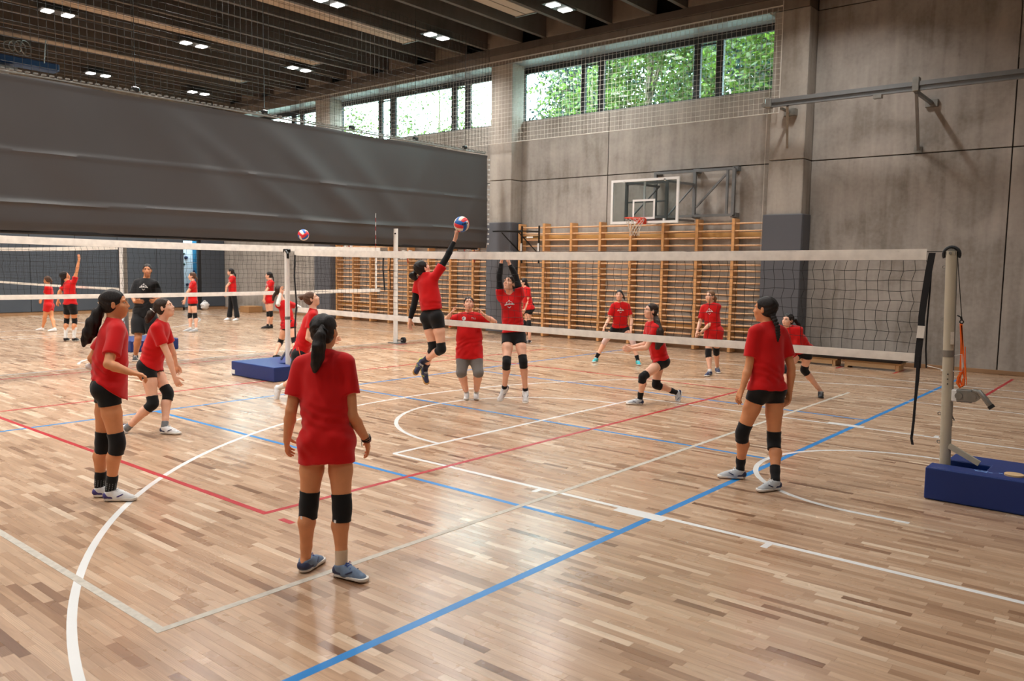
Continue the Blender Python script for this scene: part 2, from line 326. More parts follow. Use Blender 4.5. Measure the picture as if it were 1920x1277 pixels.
B_ = 'line_blue'; Wt = 'line_white'; Rd = 'line_red'; Gy = 'line_grey'
lineY(-3.09, -3.0, 16.5, B_, 0.06); lineX(5.0, -10.12, -3.12, B_); lineX(8.0, -10.12, -3.12, B_); lineX(11.0, -10.12, -3.12, B_); lineY(-10.12, -3.0, 16.5, B_)
lineY(-6.15, BY - 2.45, BY + 2.45, Wt); lineX(BY - 2.45, -6.15, 0.0, Wt); lineX(BY + 2.45, -6.15, 0.0, Wt); larc(-6.15, BY, 1.82, 90, 270)
larc(BX, BY, 1.3, 90, 270); lineX(BY + 1.275, BX, BX + 0.4, Wt); lineX(BY - 1.275, BX, BX + 0.4, Wt); larc(BX, BY, 6.775, 102, 258, n=120)
for sg in (-1, 1):
    e = BY + sg * 2.45
    for hx in (-4.22, -2.16): lstrip(hx - .025, hx + .025, e, e + sg * 0.13, Wt)
    lstrip(-3.42, -2.98, e - .01 * sg, e + sg * 0.11, Wt)
lineX(BY + 6.6, -0.3, -3.35, Wt); lineX(BY - 6.6, -3.35, 0, Wt); lineX(BY + 7.5, -30, 0, Wt); lineX(13.05, -0.2, -3.2, Wt, .04); lineY(0.0, 0.5, 15.5, Wt)
lineY(-5.38, 3.5, 12.3, Rd); lineX(3.5, -29, -5.36, Rd); lineX(12.3, -14.5, -5.36, Rd); lineX(3.5, -5.17, -5.02, Rd, .05)
lineY(-11.46, -3, 15.0, Rd); lineY(-14.5, -3, 15.0, Rd); lineY(-5.26, 16.4, 17.2, Rd); lineY(-4.19, 16.4, 17.3, Rd); lineY(-2.34, 14.35, 17.2, Rd)
lineY(-4.04, 1.96, 13.3, Gy, .05); lineX(1.99, -9, -4.02, Gy, .05)
larc(-15.0, 11.5, 1.8, 0, 360, 'line_white', n=60) if False else None
larc(-23.9, 8.0, 1.85, -88, 88); lineY(-23.9, 5.5, 10.5, Wt); lineX(5.5, -30, -23.9, Wt); lineX(10.5, -30, -23.9, Wt); larc(-28.2, 8.0, 6.75, -85, 85, n=100); larc(-15.0, 8.0, 1.85, 100, 250); lineY(-15.0, 0.5, 15.5, Wt)
# ================================================================ WINDOW WALL (wall_back) : concrete panels, pillars, girder, window band
wall = tag(MB().box(XL - 2.5, XR + 0.3, YB + 0.035, YB + 0.3, -0.2, 5.93).box(XL - 2.5, XR + 0.3, YB + 0.035, YB + 0.3, 7.44, 9.0).build('wall_back', M['joint']), kind='structure')
def panel(x0, x1, z0, z1, g=0.011): MB().box(x0 + g, x1 - g, YB, YB + 0.05, z0 + g, z1 - g, bev=.004).build('concrete_panel', M['conc'], wall)
PIL = [(-31.3, -30.6), (-23.32, -22.55), (-15.33, -14.55), (-7.22, -6.45), (0.85, 1.6)]
for i in range(len(PIL) - 1):
    a, b = PIL[i][1], PIL[i + 1][0]; mid = (a + b) / 2 if i != 3 else -2.7
    if i == 2: mid = -11.68
    for (u, v) in ((a, mid), (mid, b)):
        panel(u, v, 0, 4.29)
        panel(u, v, 4.29, 7.44 if i == 3 else 5.93)
        if i == 3: panel(u, v, 7.44, 8.9)
panel(1.6, XR, 0, 4.29); panel(1.6, XR, 4.29, 8.9)
for (a, b) in PIL:
    for (z0, z1) in ((0, 4.29), (4.29, 7.44)):
        MB().box(a, b, 17.35, YB + 0.06, z0 + (.012 if z0 else 0), z1 - .006, bev=.012).build('pillar', M['conc_pillar'], wall)
# window bay 4 (right of pillar) is blank wall; girder over the three window bays
for k in range(11):
    x0 = -31.0 + k * 2.23
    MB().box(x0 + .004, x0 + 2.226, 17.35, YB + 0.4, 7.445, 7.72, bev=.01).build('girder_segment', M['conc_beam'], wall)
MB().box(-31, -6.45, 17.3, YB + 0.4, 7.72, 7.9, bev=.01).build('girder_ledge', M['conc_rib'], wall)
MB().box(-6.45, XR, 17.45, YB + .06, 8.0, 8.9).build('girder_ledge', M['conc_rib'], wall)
def window(n, x0, x1, mull):
    """x0..x1 opening; mull: list of (a, b) mullions"""
    Yg = 18.1; z0, z1 = 5.93, 7.44
    fr = tag(MB().box(x0, x1, Yg - .04, Yg + .05, z0, z0 + .07).box(x0, x1, Yg - .04, Yg + .05, z1 - .17, z1).box(x0, x0 + .07, Yg - .04, Yg + .05, z0 + .07, z1 - .17).box(x1 - .07, x1, Yg - .04, Yg + .05, z0 + .07, z1 - .17).build('window_%d' % n, M['frame']), kind='structure')
    cuts = [x0 + .07] + [q for m_ in mull for q in m_] + [x1 - .07]
    for (a, b) in mull: MB().box(a, b, Yg - .05, Yg + .05, z0 + .07, z1 - .17, bev=.006).build('mullion', M['frame'], fr)
    for j in range(0, len(cuts), 2):
        a, b = cuts[j], cuts[j + 1]; MB().box(a, b, Yg + .0, Yg + .012, z0 + .07, z1 - .17).build('pane', M['pane'], fr)
        if b - a < .6:  # opening vent sash
            s = MB().box(a, b, Yg - .03, Yg + .03, z1 - .24, z1 - .20); s.build('sash_bar', M['frame'], fr)
    MB().box(x0, x1, YB + .02, Yg + .2, z0 - .03, z0 + .001).build('window_sill', M['soffit'], fr)
    MB().box(x0, x1, 17.36, Yg + .05, z1 - .005, z1 + .012).build('soffit', M['soffit'], fr)
    for (a, b) in ((x0 - .02, x0), (x1, x1 + .02)): MB().box(a, b, YB, Yg + .1, z0, z1).build('reveal', M['conc_pillar'], fr)
window(1, -14.75, -7.35, [(-12.77, -12.63), (-12.23, -12.04), (-9.48, -9.3), (-8.9, -8.72)])
window(2, -22.87, -15.4, [(-20.9, -20.72), (-20.33, -20.07), (-17.55, -17.35), (-17.0, -16.78)])
window(3, -30.9, -23.45, [(-28.9, -28.72), (-28.3, -28.05), (-25.72, -25.5), (-25.2, -25.0)])
for (a, b) in ((-31.3, -30.9), (-23.45, -22.87), (-15.4, -14.75), (-7.35, -6.4), (-6.42, XR)):
    MB().box(a, b, YB + .05, YB + .42, 5.9, 7.46).build('wall_pier', M['conc_pillar'], wall)
for (x0, x1) in ((-6.43, XR), (-14.5, -7.25), (-22.5, -15.4), (-30.0, -23.4)):
    tag(MB().box(x0, x1, YB - .022, YB, 0.002, .085, bev=.004).build('baseboard_back', M['skirt']), kind='structure')
# ================================================================ other walls, ceiling
lw = tag(MB().box(XL - 2.5, XL - .02, YF, 16.05, 0, 9).box(XL - .3, XL - .02, 16.78, YB + .3, 0, 9).box(XL - .3, XL - .02, 16.05, 16.78, 2.7, 9).box(XL - 2.5, XL - 2.2, 16.05, YB + .3, 0, 9).box(XL - 2.5, XL - .3, 17.8, 18.0, 0, 9).build('wall_left', M['plaster']), kind='structure')
# the far end wall is lined with tall grey pads
y = YF
while y < 16.0:
    y1 = min(y + 1.46, 16.05); MB().box(XL - .02, XL + .045, y + .006, y1 - .006, .12, 3.1, bev=.012).build('wall_pad_panel', M['pad_dark'], lw); y = y1
MB().box(XL - .02, XL + .045, 16.78, 17.78, .12, 3.1, bev=.012).build('wall_pad_panel', M['pad_dark'], lw)
for k in range(4):
    MB().box(XL - .02, XL + .02, YF + k * 5.5, min(YF + k * 5.5 + 5.49, 17.8), 3.11, 8.9, bev=.01).build('concrete_panel', M['conc'], lw)
for (a, b) in ((YF, 16.05), (16.78, 17.78)): tag(MB().box(XL - .02, XL + .03, a, b, .002, .11).build('baseboard_left', M['skirt']), kind='structure')
tag(MB().box(XR, XR + .3, YF - .3, YB + .3, 0, 9).build('wall_right', M['conc']), kind='structure')
tag(MB().box(XL - 2.5, XR + .3, YF - .3, YF, 0, 9).build('wall_front', M['conc']), kind='structure')
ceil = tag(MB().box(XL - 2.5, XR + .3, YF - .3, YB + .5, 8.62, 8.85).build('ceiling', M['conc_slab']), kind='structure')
pairs = [-9.735 - 2.05 * 0 + 2.04 * k for k in range(-10, 7)]
rib_x = []
for k in range(-10, 7):
    c = -11.80 + 2.043 * k; rib_x += [c - .415, c + .415]
def rib(x):
    V = []; 
    for yy in (17.33, YF):
        V += [(x - .055, yy, 7.9), (x + .055, yy, 7.9), (x + .10, yy, 8.63), (x - .10, yy, 8.63)]
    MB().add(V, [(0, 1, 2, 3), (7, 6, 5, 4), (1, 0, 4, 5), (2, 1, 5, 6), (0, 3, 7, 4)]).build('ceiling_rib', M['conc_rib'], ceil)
for x in rib_x:
    if XL - 1 < x < XR: rib(x)
for k in range(-9, 7):      # blocks closing the ribs over the girder
    MB().box(-11.80 + 2.043 * k + .5, -11.80 + 2.043 * (k + 1) - .5, 17.25, 17.45, 7.9, 8.63).build('end_block', M['conc_beam'], ceil)
# flat sheet panels hung between the ribs (air heating strips)
def strip(x, y0, y1, z=8.02):
    t = thing('heating_panel', 'x', 'ceiling panel', (x, (y0 + y1) / 2, z), 'pale strip panels between the ceiling ribs')
    MB().box(x - .30, x - .02, y0, y1, z, z + .03).box(x + .02, x + .30, y0, y1, z, z + .03).build('panel_sheet', M['radiant'], t)
    MB().box(x - .33, x + .33, y1, y1 + .04, z - .02, z + .08).build('end_cap', M['steel'], t)
    MB().box(x - .018, x + .018, y0, y1, z + .01, z + .05).build('centre_rail', M['lamp_body'], t)
    for yy in np.arange(y0 + .5, y1, 2.4): MB().tube([(x, yy, z + .03), (x, yy, 8.62)], .008, 5).build('hanger', M['steel'], t)
    return t
for x, lb in ((-12.83, 'pale twin-strip ceiling panel nearest the right, above the tall window'), (-16.9, 'pale ceiling strip panel running toward the pillar left of the hoop'), (-21.0, 'second pale ceiling strip panel, left of the brightest one'), (-25.1, 'thin pale ceiling strip panel farthest left above the curtain')):
    strip(x, -3.0, 15.75)['label'] = lb
def lamp(x, y, lb):
    t = thing('ceiling_lamp', lb, 'lamp', (x, y, 7.87), 'twin square downlights between the ceiling ribs')
    MB().box(x - .2, x + .2, y - .42, y + .42, 7.862, 7.894, bev=.006).build('housing', M['lamp_body'], t)
    for s in (-.23, .23):
        MB().box(x - .135, x + .135, y + s - .105, y + s + .105, 7.842, 7.864, bev=.006).build('diffuser', M['lamp'], t)
    MB().box(x - .03, x + .03, y - .06, y + .06, 7.893, 7.899).build('mounting_plate', M['steel'], t)
rown = {-27.45: 'in the far row deep behind the curtain', -21.5: 'in the second row behind the curtain', -15.52: 'in the row just above the curtain', -11.55: 'in the row over the near court', -5.7: 'in the row over the baseline', 0.5: 'in the row above the camera side'}
coln = {15.4: 'next to the window girder', 11.95: 'second from the windows', 8.45: 'third from the windows', 5.0: 'fourth from the windows', 1.5: 'fifth from the windows', -2.0: 'at the near end'}
for (x, y) in LAMPS:
    if x > -10: continue
    if y < 5 and not (x < -15 and y > 1): continue
    lamp(x, y, 'twin ceiling downlight %s, %s' % (rown[x], coln[y]))
# ================================================================ door recess with the climbing wall seen through it
dr = tag(MB().box(XL - .1, XL + .03, 16.05 - .06, 16.05, 0, 2.76).box(XL - .1, XL + .03, 16.78, 16.68, 0, 2.76).box(XL - .1, XL + .03, 16.05, 16.78, 2.7, 2.76).build('door_1', M['frame']), kind='structure')
M['cw_white'] = mat('white_climbing_panel', srgb(214, 232, 244), 0.5, noise=.03); M['cw_blue'] = mat('blue_climbing_panel', srgb(50, 128, 168), 0.5, noise=.05)
cw = thing('climbing_wall', 'white and blue climbing wall lit beyond the far doorway', 'climbing wall', (XL - 1.5, 16.6, 0))
for k, (y0, y1, mm) in enumerate(((16.7, 17.24, 'cw_white'), (17.26, 17.78, 'cw_blue'))):
    for j in range(3): MB().box(XL - 1.52, XL - 1.46, y0, y1, .02 + j * .92, .02 + j * .92 + .9, bev=.004).build('panel', M[mm], cw)
hm = [mat('green_hold', srgb(20, 60, 50), .6), mat('navy_hold', srgb(20, 40, 80), .6)]
for k, (yy, zz, s) in enumerate(((16.86, 2.2, .05), (16.95, 2.05, .085), (16.85, 1.78, .06), (16.98, .95, .07), (17.2, .7, .05), (17.28, 1.5, .055), (17.5, 1.2, .06), (17.08, .5, .05))):
    mb = MB(); bm = bmesh.new(); bmesh.ops.create_icosphere(bm, subdivisions=2, radius=s)
    mb.add([(XL - 1.45 + v.co.x * .6, yy + v.co.y, zz + v.co.z * .8) for v in bm.verts], [[v.index for v in f.verts] for f in bm.faces]); bm.free()
    mb.build('climbing_hold', hm[k % 2], cw, smooth=True)
l = bpy.data.lights.new('recess_light', 'AREA'); l.shape = 'RECTANGLE'; l.size = 1.1; l.size_y = 1.0; l.energy = 75; l.color = (.78, .92, 1)
o = bpy.data.objects.new('recess_light', l); COL.objects.link(o); o.location = (XL - .9, 16.9, 3.6)
# ================================================================ PADS ON PILLARS
def pillar_pad(a, b, lb):
    t = thing('pillar_pad', lb, 'wall padding', ((a + b) / 2, 17.3, 0), 'grey crash pads around the pillars')
    MB().box(a - .055, b + .055, 17.285, 17.345, .06, 3.13, bev=.015).build('front_pad', M['pad'], t)
    for (u, v) in ((a - .056, a - .003), (b + .003, b + .056)): MB().box(u, v, 17.35, 17.77, .06, 3.13, bev=.012).build('side_pad', M['pad'], t)
    MB().box(a - .058, b + .058, 17.28, 17.30, 2.2, 2.206).build('seam', M['black'], t)
pillar_pad(-7.22, -6.45, 'grey pad around the pillar right of the wooden wall bars'); pillar_pad(-15.33, -14.55, 'grey pad around the pillar at the end of the curtain'); pillar_pad(-23.32, -22.55, 'dark grey pad around the farthest pillar, left of all wall bars')
# ================================================================ WALL BARS
ZR = [2.97, 2.80, 2.635, 2.47] + [2.30 - .138 * k for k in range(16)]
def wall_bars(posts, x_end, lb, endpost):
    t = thing('wall_bars', lb, 'wall bars', ((posts[0] + x_end) / 2, 17.65, 0))
    pm = mesh([(x, y, z) for z in (.02, 3.08) for y in (17.50, 17.775) for x in (-.033, .033)], [(0, 2, 3, 1), (4, 5, 7, 6), (0, 1, 5, 4), (2, 6, 7, 3), (0, 4, 6, 2), (1, 3, 7, 5)], M['wood_bar'], org=(0, 17.65, 0))
    for x in posts: link('post', pm, t, (x, 17.65, 0))
    ends = posts + ([x_end] if endpost else [])
    cache = {}
    for a, b in zip(ends[:-1], ends[1:]):
        L_ = round(b - a - .066, 3)
        if L_ not in cache:
            mb = MB(); mb.tube([(0, 0, 0), (L_, 0, 0)], .020, 8); cache[L_] = mesh(mb.V, mb.F, M['wood_rung'], True)
        for i, z in enumerate(ZR): link('rung', cache[L_], t, (a + .033, 17.535 if i % 1 == 0 else 17.5, z))
        for z, h in ((2.72, .11), (.52, .12)): MB().box(a + .034, b - .034, 17.70, 17.735, z - h / 2, z + h / 2, bev=.005).build('fixing_plank', M['wood_board'], t)
    return t
wall_bars([-14.35, -13.5, -12.59, -11.68, -10.77, -9.86, -8.96, -8.05], -7.28, 'wooden wall bars behind the basketball hoop, between the two grey pillar pads', True)
wall_bars([-22.43, -21.55, -20.67, -19.77, -18.86, -17.95, -17.02, -16.1], -15.42, 'wooden wall bars in the bay left of the middle pillar, partly under the curtain', True)
# ================================================================ TREES OUTSIDE
tag(MB().box(-70, 40, 18.6, 90, -.3, -.02).build('outdoor_ground', M['ground_grey']), kind='structure')
def tree(x, y, hgt, cr, n, dark, lb, seed):
    n = int(n * 2.4); rr = np.random.default_rng(seed); t = thing('tree', lb, 'tree', (x, y, 0), 'leafy trees outside the high windows')
    MB().tube([(x, y, 0), (x + .15, y, hgt * .35), (x - .1, y + .1, hgt * .7), (x, y, hgt * .95)], [.2, .16, .10, .03], 8).build('trunk', M['bark'], t, smooth=True)
    cl = []
    for k in range(26):
        a = rr.uniform(0, 6.28); e = rr.uniform(.3, .95); q = np.array([x + cr * rr.uniform(.35, .95) * math.cos(a), y + cr * rr.uniform(.35, .95) * math.sin(a), hgt * (.35 + .62 * e)]); cl.append(q)
        if k < 9: MB().tube([(x, y, hgt * (.25 + .5 * e)), (np.array([x, y, hgt * (.3 + .5 * e)]) + q) / 2 + [0, 0, .3], q], [.07, .04, .015], 5).build('branch', M['bark'], t)
    C = np.array(cl)[rr.integers(0, 26, n)] + rr.normal(0, 1, (n, 3)) * [cr * .22, cr * .22, hgt * .045]
    s = rr.uniform(.055, .10, n)[:, None]; u = rr.normal(0, 1, (n, 3)); u /= np.linalg.norm(u, axis=1)[:, None]; v = np.cross(u, rr.normal(0, 1, (n, 3))); v /= np.linalg.norm(v, axis=1)[:, None]
    V = np.stack([C - u * s * 1.3, C + v * s * .6, C + u * s * 1.3, C - v * s * .6], 1).reshape(-1, 3); Fc = np.arange(4 * n).reshape(-1, 4)
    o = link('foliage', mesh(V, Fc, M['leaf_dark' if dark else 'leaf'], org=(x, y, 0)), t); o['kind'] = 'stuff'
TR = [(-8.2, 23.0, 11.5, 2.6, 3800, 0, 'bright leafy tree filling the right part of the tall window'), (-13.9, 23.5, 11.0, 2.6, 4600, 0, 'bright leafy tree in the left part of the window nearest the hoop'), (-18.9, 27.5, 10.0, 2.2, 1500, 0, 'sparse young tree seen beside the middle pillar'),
      (-12.2, 29.5, 14, 3.8, 10000, 1, 'dark tree standing behind the bright ones'), (-4.5, 27.5, 14, 3.3, 6500, 1, 'dark tree at the right end of the tall window'), (-20.5, 32, 14, 3.4, 7500, 1, 'shaded tree farther back between two windows'),  # these trees carry the darker leaf colour
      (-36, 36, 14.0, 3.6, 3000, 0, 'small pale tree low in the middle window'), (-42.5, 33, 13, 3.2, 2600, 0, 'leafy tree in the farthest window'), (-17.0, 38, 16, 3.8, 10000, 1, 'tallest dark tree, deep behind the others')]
for i, a in enumerate(TR): tree(*a, 100 + i)
# ================================================================ DIVIDING CURTAIN
cur = thing('dividing_curtain', 'huge grey vinyl dividing curtain raised halfway across the hall', 'curtain', (-15, 7, 2.4))
def curtain():
    Y0, Y1, nz, ny = -3.95, 16.86, 60, 330; z0, z1 = 2.40, 4.93; V = []; Fc = []
    for i in range(ny + 1):
        y = Y0 + (Y1 - Y0) * i / ny; tz1 = z1 - .03 * math.sin(y * 1.1) ** 2
        for j in range(nz + 1):
            t = j / nz; z = z0 + (tz1 - z0) * t; x = -15.0
            for k, (cy, sl_, wd, am) in enumerate(((12.9, 1.35, .42, .06), (14.2, 1.1, .36, .04), (11.3, 1.6, .32, .025), (9.4, .9, .4, .02), (15.6, -.7, .28, .03), (7.0, 1.2, .5, .015), (13.6, -.5, .26, .015), (5.2, .8, .6, .015))):
                dd = (y - cy + sl_ * (z - 2.6)) / wd; x += am * math.exp(-dd * dd) * math.sin(math.pi * min(1, .15 + t * .85))
            for zs, am in ((2.88, .035), (3.72, .022), (4.9, .02), (2.55, .012)):
                x += am * math.exp(-((z - zs - .012 * math.sin(y * .9)) / .035) ** 2)
            x += .05 * (1 - t) ** 2 * math.sin(y * .8) * .5 + .012 * math.sin(y * 3.1 + z * 2)
            if t < .08: x -= (.08 - t) * .6
            V.append((x, y, z))
    w = nz + 1
    for i in range(ny):
        for j in range(nz): a = i * w + j; Fc.append((a, a + w, a + w + 1, a + 1))
    n0 = len(V); V2 = [(x - .05, y, z) for (x, y, z) in V]; V += V2
    Fc += [tuple(n0 + q for q in f[::-1]) for f in Fc]
    for i in range(ny): a = i * w; Fc.append((a, a + n0, a + w + n0, a + w)); a += nz; Fc.append((a, a + w, a + w + n0, a + n0))
    for j in range(nz): Fc.append((j, j + 1, j + 1 + n0, j + n0)); a = ny * w + j; Fc.append((a, a + n0, a + 1 + n0, a + 1))
    MB().add(V, Fc).build('curtain_sheet', M['curtain'], cur, smooth=True)
curtain()
MB().box(-15.22, -15.07, -3.9, 16.6, 2.35, 2.43, bev=.015).build('bottom_roll', M['black'], cur)
MB().tube([(-15.03, y, 4.97) for y in np.linspace(-3.9, 16.8, 40)], .018, 6).build('top_rail', M['galv'], cur)
mb = MB()
for y in np.arange(-3.6, 16.8, .125):
    z = 4.995; mb.box(-15.06, -15.0, y - .03, y + .03, z + .005, z + .03)
o = mb.build('eyelet', M['galv'], cur); o['kind'] = 'stuff'
for y in (1.3, 4.2, 7.2, 9.9, 12.2, 14.2, 16.0):
    z = 5.0; MB().box(-15.09, -14.99, y - .07, y + .07, z, z + .09, bev=.02).build('pulley', M['blackm'], cur)
    MB().tube([(-15.04, y, z + .05), (-15.04, y, 8.6)], .006, 4).build('hoist_cable', M['blackm'], cur)
mb = MB()
for k in range(18): mb.box(-15.02, -14.98, 16.90, 16.95, 2.5 + k * .135, 2.545 + k * .135)
o = mb.build('edge_studs', M['white_pl'], cur); o['kind'] = 'stuff'
# ================================================================ PROTECTIVE NETS
def grid_net(name, label, O, U, Vv, du, dv, r, m, parent=None, cat='net', wob=0.0, top=None, extra=None, grp=None):
    O, U, Vv = (np.array(q, float) for q in (O, U, Vv)); lu, lv = np.linalg.norm(U), np.linalg.norm(Vv); nu, nv = int(round(lu / du)), int(round(lv / dv)); mb = MB(); nrm = np.cross(U, Vv); nrm /= np.linalg.norm(nrm)
    uh, vh = U / lu, Vv / lv; seg = 1 if wob == 0 else 4
    def wo(i, j, ax): return (uh * math.sin(i * 12.9 + j * 4.1 + 1) + vh * math.sin(i * 7.7 + j * 9.3)) * wob + nrm * wob * .5 * math.sin(i * 3.1 + j * 5.7)
    P = {}
    for i in range(nu + 1):
        for j in range(nv + 1): P[i, j] = O + U * i / nu + Vv * j / nv + (wo(i, j, 0) if wob and 0 < i < nu else 0)
    for i in range(nu + 1):
        if wob == 0: mb.tube([P[i, 0], P[i, nv]], r, 3, caps=False)
        else: mb.tube([P[i, j] for j in range(nv + 1)], r, 4, caps=False)
    for j in range(nv + 1):
        if wob == 0: mb.tube([P[0, j], P[nu, j]], r, 3, caps=False)
        else: mb.tube([P[i, j] for i in range(nu + 1)], r, 4, caps=False)
    if parent is not None: o = mb.build(name, m, parent)
    else:
        t = thing(name, label, cat, tuple(O)); o = mb.build('mesh_netting', m, t); return t
    return o
wn = grid_net('ball_stop_net', 'white protective net hung in front of the high windows', (-24, 17.2, 5.28), (17.02, 0, 0), (0, 0, 2.2), .115, .115, .0042, M['cordw'])
MB().tube([(-24, 17.2, 5.28), (-6.98, 17.2, 5.28)], .009, 5).build('border_rope', M['cordw'], wn); MB().tube([(-6.98, 17.2, 5.28), (-6.98, 17.2, 7.6)], .009, 5).build('border_rope', M['cordw'], wn)
MB().tube([(-24, 17.2, 7.5), (-6.98, 17.2, 7.5)], .009, 5).build('border_rope', M['cordw'], wn); MB().tube([(-7.25, 17.22, 5.28), (-7.27, 17.24, 2.2)], .004, 4).build('cord_tail', M['cordw'], wn)
bn = grid_net('dividing_net', 'black net above the grey curtain up to the ceiling', (-15.02, -3.9, 5.0), (0, 20.8, 0), (0, 0, 2.9), .13, .13, .0036, M['cord'])
# ================================================================ VOLLEYBALL NETS
def vnet(label, A, B, zt, zb, ta, mesh_r=.0022, tape=.07, btape=.055, wob=.006, bend=None, endband=True, nm='volleyball_net'):
    A = np.array(A, float); B = np.array(B, float); L_ = np.linalg.norm(B - A); u = (B - A) / L_; nr = np.array([-u[1], u[0], 0])
    t = thing(nm, label, 'net', (*(A + B)[:2] / 2, 0))
    sag = lambda s: -.035 * math.sin(math.pi * s)
    zt_ = lambda s: zt + sag(s); zb_ = lambda s: zb + sag(s) * .6
    def band(z, h, name, m):
        n = 40; mb = MB(); V = []
        for i in range(n + 1):
            s = i / n; c = A + (B - A) * s; wv = .004 * math.sin(s * 60)
            for (o_, dz) in ((.006, 0), (.009, -h * .5), (.006, -h), (-.006, -h), (-.009, -h * .5), (-.006, 0)): p = c + nr * (o_ + wv); V.append((p[0], p[1], z(s) + dz))
        Fc = [(i * 6 + k, (i + 1) * 6 + k, (i + 1) * 6 + (k + 1) % 6, i * 6 + (k + 1) % 6) for i in range(n) for k in range(6)] + [tuple(range(6)), tuple(n * 6 + k for k in range(6))[::-1]]
        mb.add(V, Fc); return mb.build(name, m, t, smooth=True)
    band(zt_, tape, 'top_tape', M['tape']); band(lambda s: zb_(s) + btape, btape, 'bottom_tape', M['tape'])
    n = int(L_ / .1); nv = 9; mb = MB(); P = {}
    for i in range(n + 1):
        s = i / n
        for j in range(nv + 1):
            q = A + (B - A) * s; z = zb_(s) + btape + (zt_(s) - tape - zb_(s) - btape) * j / nv; sl_ = .03 * (1 - j / nv) * (s - .5) * 2
            k_ = wob if 0 < j < nv else 0
            q = q + u * (k_ * math.sin(i * 12.9 + j * 4.1) + .012 * math.sin(j * 1.9 + i * .25)) + nr * k_ * math.sin(i * 3.1 + j * 5.7); P[i, j] = (q[0], q[1], z + k_ * math.sin(i * 7.7 + j * 9.3))
    for i in range(n + 1): mb.tube([P[i, j] for j in range(nv + 1)], mesh_r, 4, caps=False)
    for j in range(nv + 1): mb.tube([P[i, j] for i in range(n + 1)], mesh_r, 4, caps=False)
    mb.build('mesh_netting', M['cord'], t)
    return t, u, nr
# net on the near court
zA = 2.13
n1, u1, nr1 = vnet('volleyball net spanning the near court in front of the wall bars', (-11.33, 8.0, 0), (-1.82, 8.0, 0), 2.15, 1.125, None, tape=.10, btape=.08)
MB().tube([(-11.52, 8, 2.12), (-1.6, 8, 2.125)], .004, 5).build('net_cable', M['blackm'], n1)
def ribbon(pts, wd, th, name, m, parent, side=(1, 0, 0)):
    mb = MB(); sd = np.array(side, float); V = []; P = [np.array(p, float) for p in pts]; nn = np.cross(sd, [0, 0, 1.]); nn /= np.linalg.norm(nn)
    for p in P:
        for (a, b) in ((-1, -1), (1, -1), (1, 1), (-1, 1)): V.append(p + sd * a * wd / 2 + nn * b * th / 2)
    Fc = [(i * 4 + k, i * 4 + (k + 1) % 4, i * 4 + 4 + (k + 1) % 4, i * 4 + 4 + k) for i in range(len(P) - 1) for k in range(4)] + [(3, 2, 1, 0), tuple(len(V) - 4 + k for k in range(4))]
    mb.add(V, Fc); return mb.build(name, m, parent)
def px8(lst, Y=8.0): return [onY(a, b, Y) for a, b in lst]
ribbon(px8([(1748, 474), (1741, 510), (1733, 560), (1728, 595), (1727, 620), (1722, 660), (1720, 690)], 7.98), .055, .012, 'side_band', M['webbing'], n1)
ribbon(px8([(1728, 611), (1725, 634)], 7.965), .06, .016, 'side_label', M['tape'], n1)
ribbon(px8([(1722, 668), (1717, 740), (1713, 790), (1709, 822), (1711, 834)], 7.97), .022, .004, 'loose_strap', M['webbing'], n1)
ribbon(px8([(1725, 668), (1722, 710), (1717, 752)], 7.99), .016, .004, 'loose_strap', M['webbing'], n1)
ribbon(px8([(1748, 480), (1744, 540), (1738, 610), (1736, 655), (1737, 690)], 8.01), .014, .004, 'loose_strap', M['webbing'], n1)
ribbon(px8([(553, 478), (552, 520), (556, 570), (553, 610), (554, 640), (553, 655)], 7.98), .035, .008, 'side_band', M['webbing'], n1)
MB().tube(px8([(1738, 686), (1755, 690), (1770, 694)]), .004, 5).build('guy_cord', M['tape'], n1)
# net running across the far side toward the left
n2, u2, nr2 = vnet('volleyball net running from the white post out of the left edge', (-14.7, 4.0, 0), (-14.7, 12.75, 0), 2.31, 1.27, None, tape=.125, btape=.078)
ribbon([(-14.69, 12.62, 1.27), (-14.69, 12.62, 2.3)], .055, .008, 'side_band', M['tape'], n2, side=(0, 1, 0))
ribbon([(-14.7, 12.9, 1.3), (-14.69, 12.84, 1.8), (-14.7, 12.86, 2.24)], .04, .01, 'net_webbing', M['webbing'], n2, side=(0, 1, 0)); ribbon([(-14.7, 13.08, 1.33), (-14.69, 13.05, 1.8), (-14.7, 13.1, 2.22)], .02, .008, 'net_webbing', M['webbing'], n2, side=(0, 1, 0))
for z in (1.33, 1.78, 2.24): MB().tube([(-14.7, 12.8, z), (-14.7, 13.1, z - .01), (-14.78, 13.3, z - .02)], .008, 5).build('lashing_cord', M['webbing'], n2)
an = thing('net_antenna', 'thin red and white antenna standing on the far net', 'antenna', (-14.68, 12.62, 1.3))
zz = 2.0
for k in range(11): MB().tube([(-14.675, 12.6, zz + k * .1), (-14.675, 12.6, zz + k * .1 + .1)], .006, 6).build('rod_segment', M['line_red'] if k % 2 else M['white_pl'], an)
# far left net with its post and mat
n3, u3, nr3 = vnet('short-looking volleyball net at far left behind the coach', (-29.3, 8.3, 0), (-18.35, 8.3, 0), 2.25, 1.25, None, tape=.09, nm='volleyball_net')
ribbon([(-18.3, 8.3, 1.2), (-18.28, 8.3, 1.8), (-18.3, 8.3, 2.26)], .09, .012, 'side_band', M['webbing'], n3)
